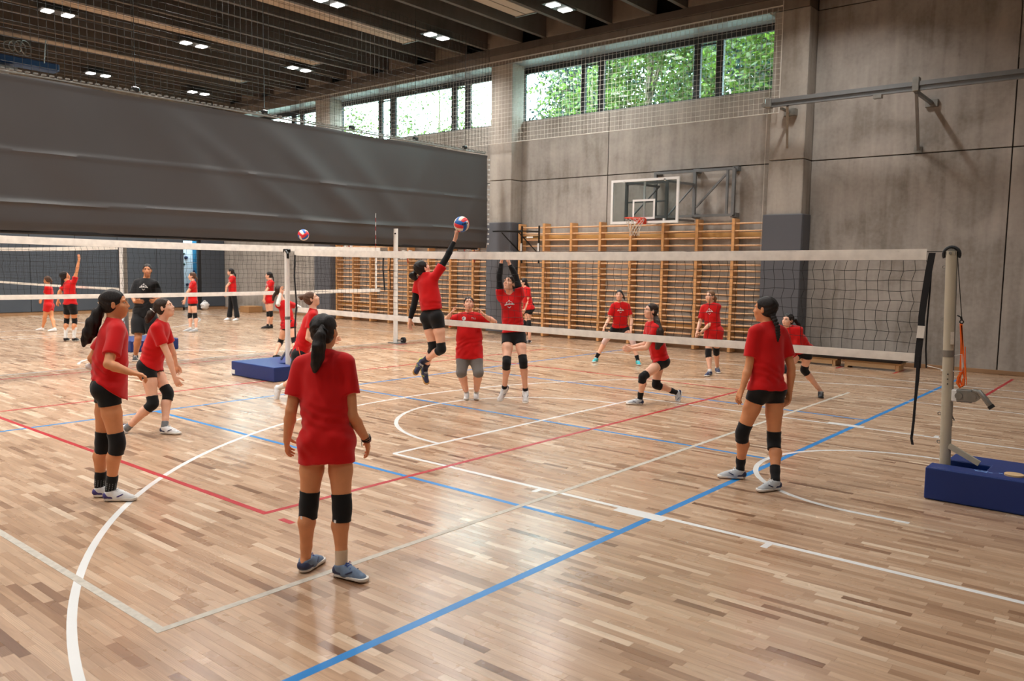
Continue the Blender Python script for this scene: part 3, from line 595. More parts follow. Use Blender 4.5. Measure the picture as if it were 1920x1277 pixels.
# posts
def post(name, label, x, y, h, r, m, parts=True):
    t = thing(name, label, 'post', (x, y, 0))
    MB().tube([(x, y, .004), (x, y, h)], r, 16).build('post_tube', M[m], t, smooth=True)
    return t
def cap(t, x, y, h, r): MB().tube([(x, y, h - .01), (x, y, h + .025)], r * 1.25, 14).ring((x, y, h), (0, 1, 0), r * .9, .014, 16, 6).build('top_pulley', M['blackm'], t, smooth=True)
xR, yR = -1.53, 7.86
pR = post('net_post', 'cream steel net post with winch and orange strap at right', xR, yR, 2.13, .045, 'post_cream')
# groove slot along the post, details
MB().box(xR + .038, xR + .047, yR - .012, yR + .012, .6, 2.08).build('rail_slot', M['galv'], pR)
mb = MB()
for i in range(13):
    a = math.radians(-20 + 220 * i / 12); mb.V  # pulley hood
mb.tube([(xR - .062 * math.cos(a), yR, 2.10 + .062 * math.sin(a)) for a in np.linspace(-.5, math.pi + .5, 15)], .015, 8).build('top_hood', M['black'], pR, smooth=True)
MB().tube([(xR, yR - .03, 2.11), (xR, yR + .03, 2.11)], .04, 16).build('pulley', M['galv'], pR, smooth=True); MB().tube([(xR, yR - .055, 2.11), (xR, yR - .04, 2.11)], .013, 8).build('pulley_bolt', M['galv'], pR)
_h = onY(1803, 604, yR); zk = _h[2]; xk = _h[0] + zk * math.tan(math.radians(1.7))
MB().tube([(xR + .045, yR - .01, 2.12), (xk, yR, zk + .03)], .0035, 5).build('steel_cable', M['blackm'], pR)
MB().ring((xk, yR, zk), (0, 1, 0), .014, .005).tube([(xk - .006, yR, zk + .045), (xk, yR, zk + .015)], .009, 6).tube([(xk - .035, yR, zk + .055), (xk + .003, yR, zk + .035)], .006, 5).build('cable_hook', M['blackm'], pR)
st = thing('orange_strap', 'orange ratchet strap hanging on the right net post', 'strap', (xR + .17, yR, .9))
def P7(lst, Y=yR): return [onY(a, b, Y) for a, b in lst]
ribbon(P7([(1802, 607), (1803, 640), (1803, 660), (1801, 700), (1797, 720)]), .022, .004, 'webbing', M['strap_or'], st)
ribbon(P7([(1803, 610), (1806, 650), (1810, 700), (1812, 712)]), .010, .004, 'webbing', M['strap_or'], st)
ribbon(P7([(1804, 655), (1801, 690), (1799, 708), (1804, 726), (1808, 708), (1805, 690)], yR + .01), .012, .005, 'loop', M['strap_or'], st)
MB().tube(P7([(1804, 697), (1797, 708), (1795, 718), (1800, 726), (1806, 722), (1807, 710)]), .012, 6).build('bundle', M['strap_or'], st)
MB().tube(P7([(1810, 650), (1811, 690), (1812, 722)]), .003, 5).build('thin_cord', M['strap_or'], st)
wz = onY(1785, 740, yR)[2]
MB().box(xR + .04, xR + .10, yR - .045, yR + .045, wz - .055, wz + .05, bev=.008).build('winch_bracket', M['white_pl'], pR, label='pale bracket plate')
MB().box(xR + .075, xR + .205, yR - .05, yR + .03, wz - .055, wz + .055, bev=.01).tube([(xR + .10, yR - .06, wz), (xR + .10, yR + .05, wz)], .03, 12).build('winch_body', M['galv'], pR)
MB().tube([(xR + .212, yR - .07, wz), (xR + .212, yR + .04, wz)], .045, 16).tube([(xR + .212, yR - .075, wz), (xR + .212, yR - .05, wz)], .025, 10).build('winch_drum', M['galv'], pR, smooth=True)
MB().tube([(xR + .21, yR - .07, wz + .06), (xR + .26, yR - .08, wz + .05), (xR + .31, yR - .08, wz - .01), (xR + .35, yR - .08, wz - .065)], [.014, .023, .024, .023], 10).build('crank_handle', M['galv'], pR, smooth=True)
MB().tube([(xR + .344, yR - .08, wz - .057), (xR + .362, yR - .08, wz - .08)], .027, 10).build('handle_grip', M['black'], pR, smooth=True)
MB().tube(P7([(1790, 752), (1789, 775), (1789, 790)]), .0045, 5).tube(P7([(1787, 768), (1790, 782), (1794, 790)]), .005, 5).tube(P7([(1788, 790 - 20), (1786, 775), (1790, 780), (1794, 788)]), .004, 5).build('key_chain', M['galv'], pR)
for z in (onY(1768, 662, yR)[2],): MB().tube([(xR, yR, z - .03), (xR, yR, z + .03)], .0475, 16).build('collar', M['galv'], pR, smooth=True)
MB().box(xR + .02, xR + .047, yR - .046, yR - .02, onY(1780, 645, yR)[2], onY(1780, 622, yR)[2]).build('type_plate', M['line_grey'], pR)
for zp in (700, 709, 718): MB().tube([(xR + .01, yR - .05, onY(1770, zp, yR)[2]), (xR + .01, yR - .04, onY(1770, zp, yR)[2])], .006, 6).build('bolt', M['blackm'], pR)
for (py) in (500, 598, 775, 828): MB().ring((xR - .055, yR - .005, onY(1765, py, yR)[2]), (0, 1, 0), .013, .004, 12, 5).build('hook_eye', M['galv'], pR)
zc = onY(1795, 690, yR)[2]; MB().tube([(xR + .04, yR, zc + .10), (xR + .105, yR, zc + .12), (xR + .11, yR, zc + .0), (xR + .11, yR, zc - .03), (xR - .05, yR - .03, zc - .03)], .0045, 6).build('wire_latch', M['white_pl'], pR)
zb0 = onY(1780, 835, yR)[2]
MB().beam((xR + .03, yR - .02, zb0), (xR + .27, yR - .02, .30), .03, .045).build('brace', M['post_cream'], pR)
MB().box(xR - .06, xR + .5, yR - .09, yR + .07, .004, .012).build('base_plate', M['steel'], pR)
pR.rotation_euler = (0, math.radians(-1.7), 0)
# blue mat under the right post
mR = thing('floor_mat', 'thick blue vinyl mat with a wooden disc around the right net post', 'mat', (-.6, 7.9, 0))
def mat_shape(t, x0, x1, y0, y1, h, nx0, nx1, ny0, ny1, side):
    """rectangular mat with a notch (nx0..nx1, ny0..ny1) open toward `side` end"""
    if side == 'left': o = [(x0, y0), (x1, y0), (x1, y1), (x0 + .08, y1), (x0 + .08, ny1), (nx1, ny1), (nx1, ny0), (x0, ny0)]
    else: o = [(x0, y0), (x1, y0), (x1, ny0), (nx0, ny0), (nx0, ny1), (x1, ny1), (x1, y1), (x0, y1)]
    bm = bmesh.new(); vs = [bm.verts.new((a, b, .003)) for a, b in o]; f = bm.faces.new(vs); r = bmesh.ops.extrude_face_region(bm, geom=[f]); bmesh.ops.translate(bm, vec=(0, 0, h), verts=[v for v in r['geom'] if isinstance(v, bmesh.types.BMVert)])
    bmesh.ops.recalc_face_normals(bm, faces=bm.faces); bmesh.ops.bevel(bm, geom=list(bm.edges), offset=.014, segments=3, affect='EDGES', profile=.5)
    bmesh.ops.triangulate(bm, faces=[f for f in bm.faces if len(f.verts) > 4])
    me = bpy.data.meshes.new('mat'); org = ORG[t.name]; bmesh.ops.translate(bm, vec=-org, verts=bm.verts); bm.to_mesh(me); bm.free(); me.materials.append(M['blue_mat']); link('mat_cover', me, t)
mat_shape(mR, -1.62, .35, 7.52, 8.28, .277, -1.7, -1.20, 7.74, 7.97, 'left')
MB().tube([(-.99, 7.70, .278), (-.99, 7.70, .294)], .072, 28).build('wooden_disc', M['wood_crate'], mR, label='round wooden peg board on the blue cover')
M['print_w'] = mat('faded_white_print', srgb(128, 168, 226), 0.5, noise=.3, nscale=30)
mb = MB()
for k, (x, y, wd) in enumerate(((-1.28, 7.69, .05), (-1.245, 7.69, .03), (-1.27, 7.66, .09), (-1.20, 7.69, .025), (-1.17, 7.67, .03), (-1.10, 7.70, .012), (-1.085, 7.70, .012), (-.88, 7.70, .03), (-.83, 7.70, .025), (-.79, 7.71, .02), (-.75, 7.69, .04), (-.69, 7.69, .03), (-.63, 7.69, .05))): mb.box(x, x + wd, y, y + .012, .279, .2805)
mb.build('faded_print', M['print_w'], mR)
# left post of the near net, mat
pL = post('net_post', 'slim white net post standing on the blue mat at left', -11.6, 8.03, 2.13, .042, 'post_white')
MB().box(-11.66, -11.54, 7.99, 8.07, 2.10, 2.16, bev=.01).tube([(-11.56, 7.98, 2.13), (-11.5, 7.98, 2.08), (-11.5, 7.98, 2.0)], .02, 6).build('top_pulley', M['blackm'], pL)
MB().tube([(-11.6, 8.03, .98), (-11.6, 8.03, 1.03)], .047, 14).build('collar', M['steel'], pL, smooth=True); MB().beam((-11.66, 8.05, .45), (-11.9, 8.1, .27), .03, .03).build('brace', M['steel'], pL); MB().box(-11.75, -11.45, 7.95, 8.1, .004, .012).build('base_plate', M['steel'], pL)
mL = thing('floor_mat', 'blue vinyl mat around the slim white post left of the centre player', 'mat', (-11.9, 8, 0))
mat_shape(mL, -12.48, -11.22, 7.50, 8.62, .24, -11.68, -11.2, 7.9, 8.14, 'right')
MB().box(-12.482, -12.486 + .12, 7.494, 7.4995, .03, .10).build('mat_label', M['white_pl'], mL, label='small white label on the front corner')
p2 = post('net_post', 'tall white net post in front of the wall bars', -14.78, 13.32, 2.78, .055, 'post_white')
for z in (2.66,): MB().tube([(-14.74, 13.26, z), (-14.72, 13.25, z)], .02, 8).build('bolt', M['blackm'], p2)
MB().tube([(-14.62, 13.4, .08), (-14.62, 13.46, .08)], .075, 16).build('transport_wheel', M['black'], p2, smooth=True); MB().box(-14.95, -14.55, 13.22, 13.5, .004, .02).build('base_plate', M['steel'], p2); MB().beam((-14.75, 13.32, .08), (-14.62, 13.4, .08), .03, .03).build('axle', M['steel'], p2)
p3 = post('net_post', 'grey net post at far left beside the coach', -18.12, 8.32, 2.25, .06, 'galv'); MB().box(-18.18, -18.06, 8.24, 8.27, .2, 2.2).build('rail_slot', M['white_pl'], p3); MB().beam((-18.1, 8.3, .7), (-17.9, 8.0, .25), .04, .04).build('brace', M['steel'], p3)
m3 = thing('floor_mat', 'blue vinyl mat at the coach\'s feet, mostly hidden', 'mat', (-17.3, 8.0, 0)); MB().box(-18.0, -16.9, 7.85, 8.9, .003, .25, bev=.02).build('mat_cover', M['blue_mat'], m3)
# ================================================================ BASKETBALL GOAL on the wall
bk = thing('basketball_goal', 'wall-mounted basketball goal with clear backboard and orange rim', 'basketball hoop', (-9.75, 17, 3))
bx0, bx1, bz0, bz1, bY = -10.64, -8.86, 2.95, 3.97, 16.4
fr_ = .055
MB().box(bx0, bx1, bY - .02, bY + .02, bz1 - fr_, bz1).box(bx0, bx1, bY - .02, bY + .02, bz0, bz0 + fr_).box(bx0, bx0 + fr_, bY - .02, bY + .02, bz0 + fr_, bz1 - fr_).box(bx1 - fr_, bx1, bY - .02, bY + .02, bz0 + fr_, bz1 - fr_).build('board_frame', M['white_pl'], bk)
MB().box(bx0 + fr_, bx1 - fr_, bY - .006, bY + .006, bz0 + fr_, bz1 - fr_).build('clear_board', M['acryl'], bk)
cxx = -9.75; a0, a1, q0, q1, tt = cxx - .295, cxx + .295, 3.05, 3.50, .045
MB().box(a0, a1, bY - .012, bY - .007, q1 - tt, q1).box(a0, a1, bY - .012, bY - .007, q0, q0 + tt).box(a0, a0 + tt, bY - .012, bY - .007, q0 + tt, q1 - tt).box(a1 - tt, a1, bY - .012, bY - .007, q0 + tt, q1 - tt).build('target_square', M['white_pl'], bk)
MB().box(cxx - .025, cxx + .025, bY + .007, bY + .03, bz0 + fr_, bz1 - fr_).build('centre_bar', M['white_pl'], bk)
rc = (cxx, 16.02, 3.05)
MB().ring(rc, (0, 0, 1), .225, .011, 32, 8).build('rim', M['orange'], bk, smooth=True); MB().box(cxx - .09, cxx + .09, 16.24, bY - .012, 2.93, 3.06, bev=.01).beam((cxx - .08, 16.36, 2.96), (cxx - .15, 16.15, 3.04), .02, .02).beam((cxx + .08, 16.36, 2.96), (cxx + .15, 16.15, 3.04), .02, .02).build('rim_bracket', M['orange'], bk)
mb = MB(); nn = 12
rad = [.222, .20, .165, .135, .115, .11, .115]
for k in range(nn):
    for sgn in (1, -1):
        mb.tube([(rc[0] + rad[j] * math.cos(2 * math.pi * (k + sgn * j * .5) / nn), rc[1] + rad[j] * math.sin(2 * math.pi * (k + sgn * j * .5) / nn), 3.04 - j * .065) for j in range(7)], .005, 4, caps=False)
mb.build('hoop_net', M['cordw'], bk)
MB().beam((-10.28, 16.5, 3.0), (-10.28, 16.5, 3.92), .06, .06).beam((-9.22, 16.5, 3.0), (-9.22, 16.5, 3.92), .06, .06).beam((-10.28, 16.5, 3.88), (-9.22, 16.5, 3.88), .05, .05).beam((-10.28, 16.5, 3.45), (-9.22, 16.5, 3.45), .035, .035).beam((-10.28, 16.5, 3.02), (-9.22, 16.5, 3.02), .05, .05).build('support_frame', M['steel'], bk)
for (x, z) in ((-10.28, 3.92), (-9.22, 3.92), (-9.22, 3.03)): MB().tube([(x, bY - .02, z), (x, bY + .06, z)], .025, 8).build('mount_bolt', M['white_pl'], bk)
for x in (-10.2, -9.25):
    mb = MB()
    for z in (3.05, 3.9): mb.beam((x, 16.5, z), (x + .15, 17.6, z), .05, .05)
    mb.beam((x, 16.5, 3.05), (x + .15, 17.6, 3.9), .03, .03).build('swing_arm', M['steel'], bk)
x0, x1, z0, z1 = -10.15, -8.12, 3.17, 4.22; yy = 17.6
MB().beam((x0, yy, z0), (x1, yy, z0), .06, .06).beam((x0, yy, z1), (x1, yy, z1), .06, .06).beam((x1, yy, z0), (x1, yy, z1), .07, .07).beam((x1 - .16, yy, z0), (x1 - .16, yy, z1), .05, .05).beam((-9.1, yy, z0), (-9.1, yy, z1), .07, .07).beam((x0, yy, z0), (x0, yy, z1), .07, .07).beam((-9.05, yy, z0 + .2), (x1 - .2, yy, z1 - .12), .04, .04).build('wall_frame', M['steel'], bk)
for x in (x1, -9.1, x0): MB().box(x - .07, x + .07, 17.63, 17.8, z0 - .05, z0 + .05).build('wall_plate', M['steel'], bk); MB().box(x - .07, x + .07, 17.63, 17.8, z1 - .05, z1 + .05).build('wall_plate', M['steel'], bk)
# ================================================================ steel gantry rail at upper right
gt = thing('wall_gantry', 'long grey steel rail on wall brackets at upper right', 'steel rail', (-4, 16.9, 5.3)); Yg = 16.75
def GY(px, py): return onY(px, py, Yg)
pA = GY(1444, 189); pB = GY(1990, 128)
zr = 5.42
MB().beam((pA[0], Yg, 5.44), (XR - .1, Yg, 5.44), .10, .08).beam((pA[0], Yg, 5.33), (XR - .1, Yg, 5.33), .07, .03).box(pA[0] + .02, XR - .1, Yg - .015, Yg + .015, 5.34, 5.41).build('rail', M['steel'], gt)
MB().box(pA[0] - .08, pA[0] + .05, Yg - .09, Yg + .09, 5.30, 5.50, bev=.02).tube([(pA[0] - .1, Yg - .1, 5.36), (pA[0] - .1, Yg + .1, 5.36)], .045, 10).build('end_trolley', M['galv'], gt)
MB().beam((-6.62, Yg, 5.30), (-6.82, 17.34, 4.55), .05, .05).build('strut', M['galv'], gt); MB().beam((-6.75, Yg, 5.27), (-6.75, 17.35, 5.27), .05, .05).box(-6.87, -6.63, 17.2, 17.35, 5.2, 5.34).build('bracket', M['galv'], gt)
xb = onY(1718, 165, Yg)[0]
MB().beam((xb, Yg, 5.38), (xb - .15, 17.78, 4.36), .055, .055).build('strut', M['steel'], gt); MB().beam((xb, Yg, 5.30), (xb + .05, 17.8, 5.24), .06, .06).build('bracket', M['steel'], gt); MB().box(xb - .22, xb - .08, 17.76, 17.8, 4.3, 4.42).build('wall_plate', M['galv'], gt); MB().box(xb - .06, xb + .16, 17.72, 17.8, 5.17, 5.31).build('wall_plate', M['galv'], gt)
MB().box(xb - .06, xb + .06, Yg - .07, Yg + .07, 5.3, 5.56, bev=.01).build('rail_clamp', M['galv'], gt); MB().box(xb - .75, xb - .6, Yg - .06, Yg + .06, 5.25, 5.32).build('rail_clamp', M['galv'], gt)
# ================================================================ things by the walls
pu = thing('pull_up_frame', 'black pull-up frame hooked on the wall bars beside the pillar pad', 'pull-up bar', (-14, 17.3, 2.5))
mb = MB()
for x in (-14.22, -13.62): mb.beam((x, 17.46, 3.02), (x, 17.46, 2.0), .035, .035)
mb.beam((-14.22, 17.46, 2.72), (-13.62, 17.46, 2.72), .03, .03).build('upright', M['blackm'], pu)
mb = MB()
for x in (-14.22, -13.62): mb.beam((x, 17.46, 2.86), (x - .3, 16.85, 2.86), .03, .03).beam((x, 17.46, 2.25), (x - .27, 16.9, 2.83), .025, .025)
mb.build('arm', M['blackm'], pu); MB().tube([(-14.75, 16.85, 2.86), (-13.7, 16.85, 2.86)], .02, 8).build('grip_bar', M['blackm'], pu)
for x in (-14.22, -13.62): MB().box(x - .02, x + .02, 17.42, 17.44, 2.32, 2.55).build('white_sleeve', M['white_pl'], pu, label='white sleeve')
MB().box(-14.02, -13.82, 17.42, 17.45, 2.69, 2.73).build('white_sleeve', M['white_pl'], pu, label='white sleeve')
for i, px in enumerate((648, 757, 880)):
    c = onY(px, 475 + (0, 10, 8)[i], 17.35); t = thing('gym_hook_strap', ('red straps with a white grip on the leftmost wall bars', 'red straps with a white grip behind the jumping player', 'red straps with a white grip just left of the middle pillar pad')[i], 'strap', tuple(c), 'red hanging straps on the wall bars')
    x, y, z = c
    MB().beam((x - .2, y, z + .25), (x - .15, y, z + .02), .03, .01)\
        .build('webbing', M['red_strap'], t); MB().beam((x + .2, y, z + .25), (x + .15, y, z + .02), .03, .01).beam((x + .16, y, z + .04), (x + .2, y, z - .14), .03, .01).beam((x + .02, y, z + .2), (x + .16, y, z + .02), .025, .01).build('webbing', M['red_strap'], t)
    MB().tube([(x - .14, y - .01, z), (x + .14, y - .01, z)], .02, 8).build('grip', M['white_pl'], t)
    MB().box(x - .2, x - .1, 17.45, 17.52, z + .22, z + .26).box(x + .1, x + .2, 17.45, 17.52, z + .22, z + .26).build('hook', M['white_pl'], t)
def bench(x0, x1, y0, y1, lb):
    t = thing('low_bench', lb, 'bench', ((x0 + x1) / 2, y0, 0)); MB().box(x0, x1, y0, y1, .12, .16, bev=.008).build('seat_board', M['wood_crate'], t)
    for x in (x0 + .04, x1 - .1): MB().box(x, x + .06, y0 + .02, y1 - .02, .003, .12).build('support', M['wood_crate'], t)
    MB().box(x0 + .1, x1 - .1, y0, y0 + .03, .04, .12).build('apron', M['wood_crate'], t)
bench(-6.35, -5.35, 16.75, 17.15, 'low plywood bench at the wall, left one, under the dark mat'); bench(-5.25, -4.15, 16.75, 17.15, 'low plywood bench at the wall, right one, under the dark mat')
t = thing('rolled_mat', 'dark rubber mat lying on the low benches by the wall', 'mat', (-5.3, 16.95, .17)); MB().box(-6.3, -4.1, 16.65, 17.3, .162, .30, bev=.045).build('mat_body', M['black'], t)
c = onX(400, 574, -29.4); t = thing('cardboard_box', 'brown cardboard box on the floor by the far wall', 'box', (onY(471, 575, 17.35)[0], 17.35, 0))
x, y = onY(471, 575, 17.35)[0], 17.35; MB().box(x - .3, x + .3, y - .3, y + .3, .003, .24, bev=.006).build('carton', M['cardboard'], t); MB().box(x - .02, x + .02, y - .301, y + .301, .235, .2415).box(x - .3, x + .3, y - .02, y + .02, .236, .2416).build('packing_tape', M['wood_crate'], t)
x, y = -29.65, onX(384, 575, -29.65)[1]; t = thing('plastic_bag', 'white plastic bag beside the blue-lit doorway', 'bag', (x, y, 0))
bm = bmesh.new(); bmesh.ops.create_icosphere(bm, subdivisions=3, radius=1)
mb = MB().add([(x + v.co.x * .14 * (1 + .18 * math.sin(7 * v.co.y + 5 * v.co.z)), y + v.co.y * .17 * (1 + .15 * math.sin(9 * v.co.z)), .19 + v.co.z * (.185 if v.co.z < 0 else .15)) for v in bm.verts], [[v.index for v in f.verts] for f in bm.faces]); bm.free(); mb.build('bag_body', M['white_pl'], t, smooth=True)
MB().ring((x, y, .33), (1, 0, .2), .05, .010, 14, 5).build('handle', M['white_pl'], t)
# blue gear hoisted under the ceiling, upper left
t = thing('hoisted_goal', 'blue padded beam and coiled ropes hoisted under the ceiling at upper left', 'goal', (-25, 9, 7.3))
MB().box(-25.2, -24.8, 7.2, 9.75, 7.16, 7.38, bev=.03).build('blue_beam', M['line_blue'] if False else mat('blue_beam_paint', srgb(20, 62, 110), .5), t)
MB().box(-25.5, -24.6, 7.0, 8.6, 6.98, 7.04).build('lower_rail', M['steel'], t)
for k in range(4): MB().ring((-25 + .05 * k, 8.55 + .12 * k, 7.65), (1, .2 * k, .1), .14 + .02 * k, .014, 18, 5).build('rope_coil', M['galv'], t)
for y in (7.6, 9.3): MB().tube([(-24.7, y, 7.3), (-24.5, y, 8.0), (-24.5, y, 8.62)], .015, 5).build('hanger', M['steel'], t)
# ================================================================ PEOPLE: implicit surfaces -> one continuous mesh per body / garment
def nrm(v): v = np.asarray(v, float); return v / (np.linalg.norm(v) + 1e-12)
class Field:
    def __init__(s): s.P = []; s.disp = None
    def cone(s, a, b, ra, rb, k=.01, flat=None, cuts=(), mode='u', sq=0):
        a = np.array(a, float); b = np.array(b, float); r = max(ra, rb); lo = np.minimum(a, b) - r; hi = np.maximum(a, b) + r
        s.P.append(('c', a, b, ra, rb, k, flat, cuts, mode, lo, hi)); return s
    def ball(s, c, r, k=.01, mode='u', cuts=()): return s.cone(c, np.array(c, float) + [0, 0, 1e-5], r, r, k, None, cuts, mode)
    def ell(s, c, rad, fr, k=.01, mode='u', cuts=()):
        c = np.array(c, float); r = max(rad); s.P.append(('e', c, np.array(rad, float), np.array(fr, float), None, k, None, cuts, mode, c - r, c + r)); return s
    def bounds(s, m=.02):
        U = [p for p in s.P if p[8] == 'u']; return np.min([p[9] for p in U], 0) - m, np.max([p[10] for p in U], 0) + m
    def eval(s, lo, hi, h):
        n = np.ceil((hi - lo) / h).astype(int) + 1; ax = [(lo[i] + h * np.arange(n[i])).astype(np.float32) for i in range(3)]
        Fd = np.full(n, .5, np.float32)
        for p in s.P:
            k = p[5]; m = k + 2.5 * h + (.012 if s.disp else 0); i0 = np.maximum(np.floor((p[9] - m - lo) / h).astype(int), 0); i1 = np.minimum(np.ceil((p[10] + m - lo) / h).astype(int) + 1, n)
            if np.any(i1 <= i0): continue
            sl = tuple(slice(i0[i], i1[i]) for i in range(3)); x = ax[0][sl[0]][:, None, None]; y = ax[1][sl[1]][None, :, None]; z = ax[2][sl[2]][None, None, :]
            if p[0] == 'c':
                _, a, b, ra, rb, _, flat, cuts, mode, _, _ = p; ab = b - a; L2 = max(ab @ ab, 1e-12); qx, qy, qz = x - a[0], y - a[1], z - a[2]
                t = np.clip((qx * ab[0] + qy * ab[1] + qz * ab[2]) / L2, 0, 1)
                dx, dy, dz = qx - t * ab[0], qy - t * ab[1], qz - t * ab[2]
                if flat is not None:
                    nn, f = flat; c_ = (dx * nn[0] + dy * nn[1] + dz * nn[2]) * (1 / f - 1); dx = dx + nn[0] * c_; dy = dy + nn[1] * c_; dz = dz + nn[2] * c_
                d = np.sqrt(dx * dx + dy * dy + dz * dz) - (ra + (rb - ra) * t)
            else:
                _, c, rad, fr, _, _, _, cuts, mode, _, _ = p; q = [(x - c[0]) * f[0] + (y - c[1]) * f[1] + (z - c[2]) * f[2] for f in fr]
                k0 = np.sqrt(sum((q[i] / rad[i]) ** 2 for i in range(3))); k1 = np.sqrt(sum((q[i] / rad[i] ** 2) ** 2 for i in range(3))); d = k0 * (k0 - 1) / (k1 + 1e-6)
            for (cp, cn) in cuts: d = np.maximum(d, (x - cp[0]) * cn[0] + (y - cp[1]) * cn[1] + (z - cp[2]) * cn[2])
            A = Fd[sl]; d = d.astype(np.float32)
            if mode == 'u': hh = np.maximum(k - np.abs(A - d), 0) / max(k, 1e-6); Fd[sl] = np.minimum(A, d) - hh * hh * k * .25
            elif mode == 's': hh = np.maximum(k - np.abs(A + d), 0) / max(k, 1e-6); Fd[sl] = np.maximum(A, -d) + hh * hh * k * .25
        if s.disp is not None:
            Fd = Fd + s.disp(ax[0][:, None, None], ax[1][None, :, None], ax[2][None, None, :]).astype(np.float32)
        return Fd, ax
_CO = [(0, 0, 0), (1, 0, 0), (0, 1, 0), (1, 1, 0), (0, 0, 1), (1, 0, 1), (0, 1, 1), (1, 1, 1)]
_ED = [(0, 1), (2, 3), (4, 5), (6, 7), (0, 2), (1, 3), (4, 6), (5, 7), (0, 4), (1, 5), (2, 6), (3, 7)]
def nets(Fd, lo, h):
    ins = Fd < 0; c = [ins[a:ins.shape[0] - 1 + a, b:ins.shape[1] - 1 + b, d:ins.shape[2] - 1 + d] for a, b, d in _CO]
    sm = sum(q.astype(np.int8) for q in c); act = (sm > 0) & (sm < 8); idx = np.argwhere(act)
    if len(idx) == 0: return np.zeros((0, 3)), np.zeros((0, 4), int)
    val = np.stack([Fd[idx[:, 0] + a, idx[:, 1] + b, idx[:, 2] + d] for a, b, d in _CO], 1); P = np.zeros((len(idx), 3)); cnt = np.zeros(len(idx)); CO = np.array(_CO, float)
    for (i, j) in _ED:
        u, v = val[:, i], val[:, j]; m = (u < 0) != (v < 0); t = np.where(m, u / (u - v + 1e-12), 0)
        P += (CO[i] + t[:, None] * (CO[j] - CO[i])) * m[:, None]; cnt += m
    V = lo + h * (idx + P / cnt[:, None]); vid = np.full(act.shape, -1, np.int64); vid[act] = np.arange(len(idx)); Q = []
    for ax in range(3):
        a = [slice(None)] * 3; b = [slice(None)] * 3; a[ax] = slice(0, -1); b[ax] = slice(1, None); s0 = ins[tuple(a)]; s1 = ins[tuple(b)]; ch = s0 != s1
        o = [i for i in range(3) if i != ax]; e = np.argwhere(ch); e = e[(e[:, o[0]] > 0) & (e[:, o[1]] > 0) & (e[:, o[0]] < Fd.shape[o[0]] - 1) & (e[:, o[1]] < Fd.shape[o[1]] - 1)]
        if len(e) == 0: continue
        fl = s0[tuple(e.T)]; g = []
        for (u, v) in ((1, 1), (0, 1), (0, 0), (1, 0)):
            q = e.copy(); q[:, o[0]] -= u; q[:, o[1]] -= v; g.append(vid[tuple(q.T)])
        q = np.stack(g, 1); 
        if ax == 1: fl = ~fl
        q[~fl] = q[~fl][:, ::-1]; Q.append(q)
    return V, np.concatenate(Q)
def mesh_field(F_, h, box=None, excl=None):
    lo, hi = F_.bounds(2.5 * h + (.012 if F_.disp else 0)) if box is None else box
    Fd, _ = F_.eval(np.array(lo), np.array(hi), h); V, Q = nets(Fd, np.array(lo), h)
    if excl and len(Q):
        c = V[Q].mean(1); keep = np.ones(len(Q), bool)
        for (a, b) in excl: keep &= ~np.all((c > a) & (c < b), axis=1)
        Q = Q[keep]; used = np.unique(Q); mp = np.full(len(V), -1); mp[used] = np.arange(len(used)); V = V[used]; Q = mp[Q]
    return V, Q
def fobj(name, F_, h, m, parent, label=None, parts=None):
    VV, QQ = [], []; n = 0
    for (box, hh, excl) in (parts or [(None, h, None)]):
        V, Q = mesh_field(F_, hh, box, excl); VV.append(V); QQ.append(Q + n); n += len(V)
    V = np.concatenate(VV); Q = np.concatenate(QQ)
    if len(V) == 0: return None
    org = np.array(ORG[parent.name]); me = bpy.data.meshes.new(name); v = (V - org).astype(np.float32); me.vertices.add(len(v)); me.vertices.foreach_set('co', v.ravel())
    me.loops.add(Q.size); me.loops.foreach_set('vertex_index', Q.ravel().astype(np.int32)); me.polygons.add(len(Q)); me.polygons.foreach_set('loop_start', np.arange(0, Q.size, 4, dtype=np.int32)); me.polygons.foreach_set('loop_total', np.full(len(Q), 4, np.int32))
    me.polygons.foreach_set('use_smooth', np.ones(len(Q), bool)); me.materials.append(m); me.update(calc_edges=True); me.validate()
    o = link(name, me, parent)
    if label: o['label'] = label
    o['_n'] = 0; del o['_n']; return o
RH = nrm(np.array([R[0, 0], R[1, 0], 0])); FH = nrm(np.array([FWD[0], FWD[1], 0])); UPW = np.array([0, 0, 1.])
def yawv(deg): a = math.radians(deg); return -FH * math.cos(a) + RH * math.sin(a)
ORI = np.array([0, 0, H])
def on_sphere(P, px, py, L_, sg):
    r = ray(px, py); r = r / np.linalg.norm(r); oc = ORI - P; b = oc @ r; c = oc @ oc - L_ * L_; disc = b * b - c
    t = -b + (math.sqrt(disc) * sg if disc > 0 else 0); return ORI + r * t
def mid_joint(a, b, px, py, L1, L2, sg):
    d0 = (depth_of(a) + depth_of(b)) / 2; best = None
    for dd in np.linspace(-.45, .45, 181):
        if sg and dd * sg < -0.015: continue
        p = at(px, py, d0 + dd); c = (np.linalg.norm(p - a) - L1) ** 2 + (np.linalg.norm(p - b) - L2) ** 2 + .02 * dd * dd
        if best is None or c < best[0]: best = (c, p)
    return best[1]
SK = {'a': mat('skin_light', srgb(232, 180, 152), .52, noise=.05, nscale=14, bump=.03, bscale=120, spec=.35), 'b': mat('skin_tan', srgb(214, 146, 102), .52, noise=.05, nscale=14, bump=.03, bscale=120, spec=.35), 'c': mat('skin_brown', srgb(188, 128, 92), .52, noise=.05, nscale=14, spec=.35)}
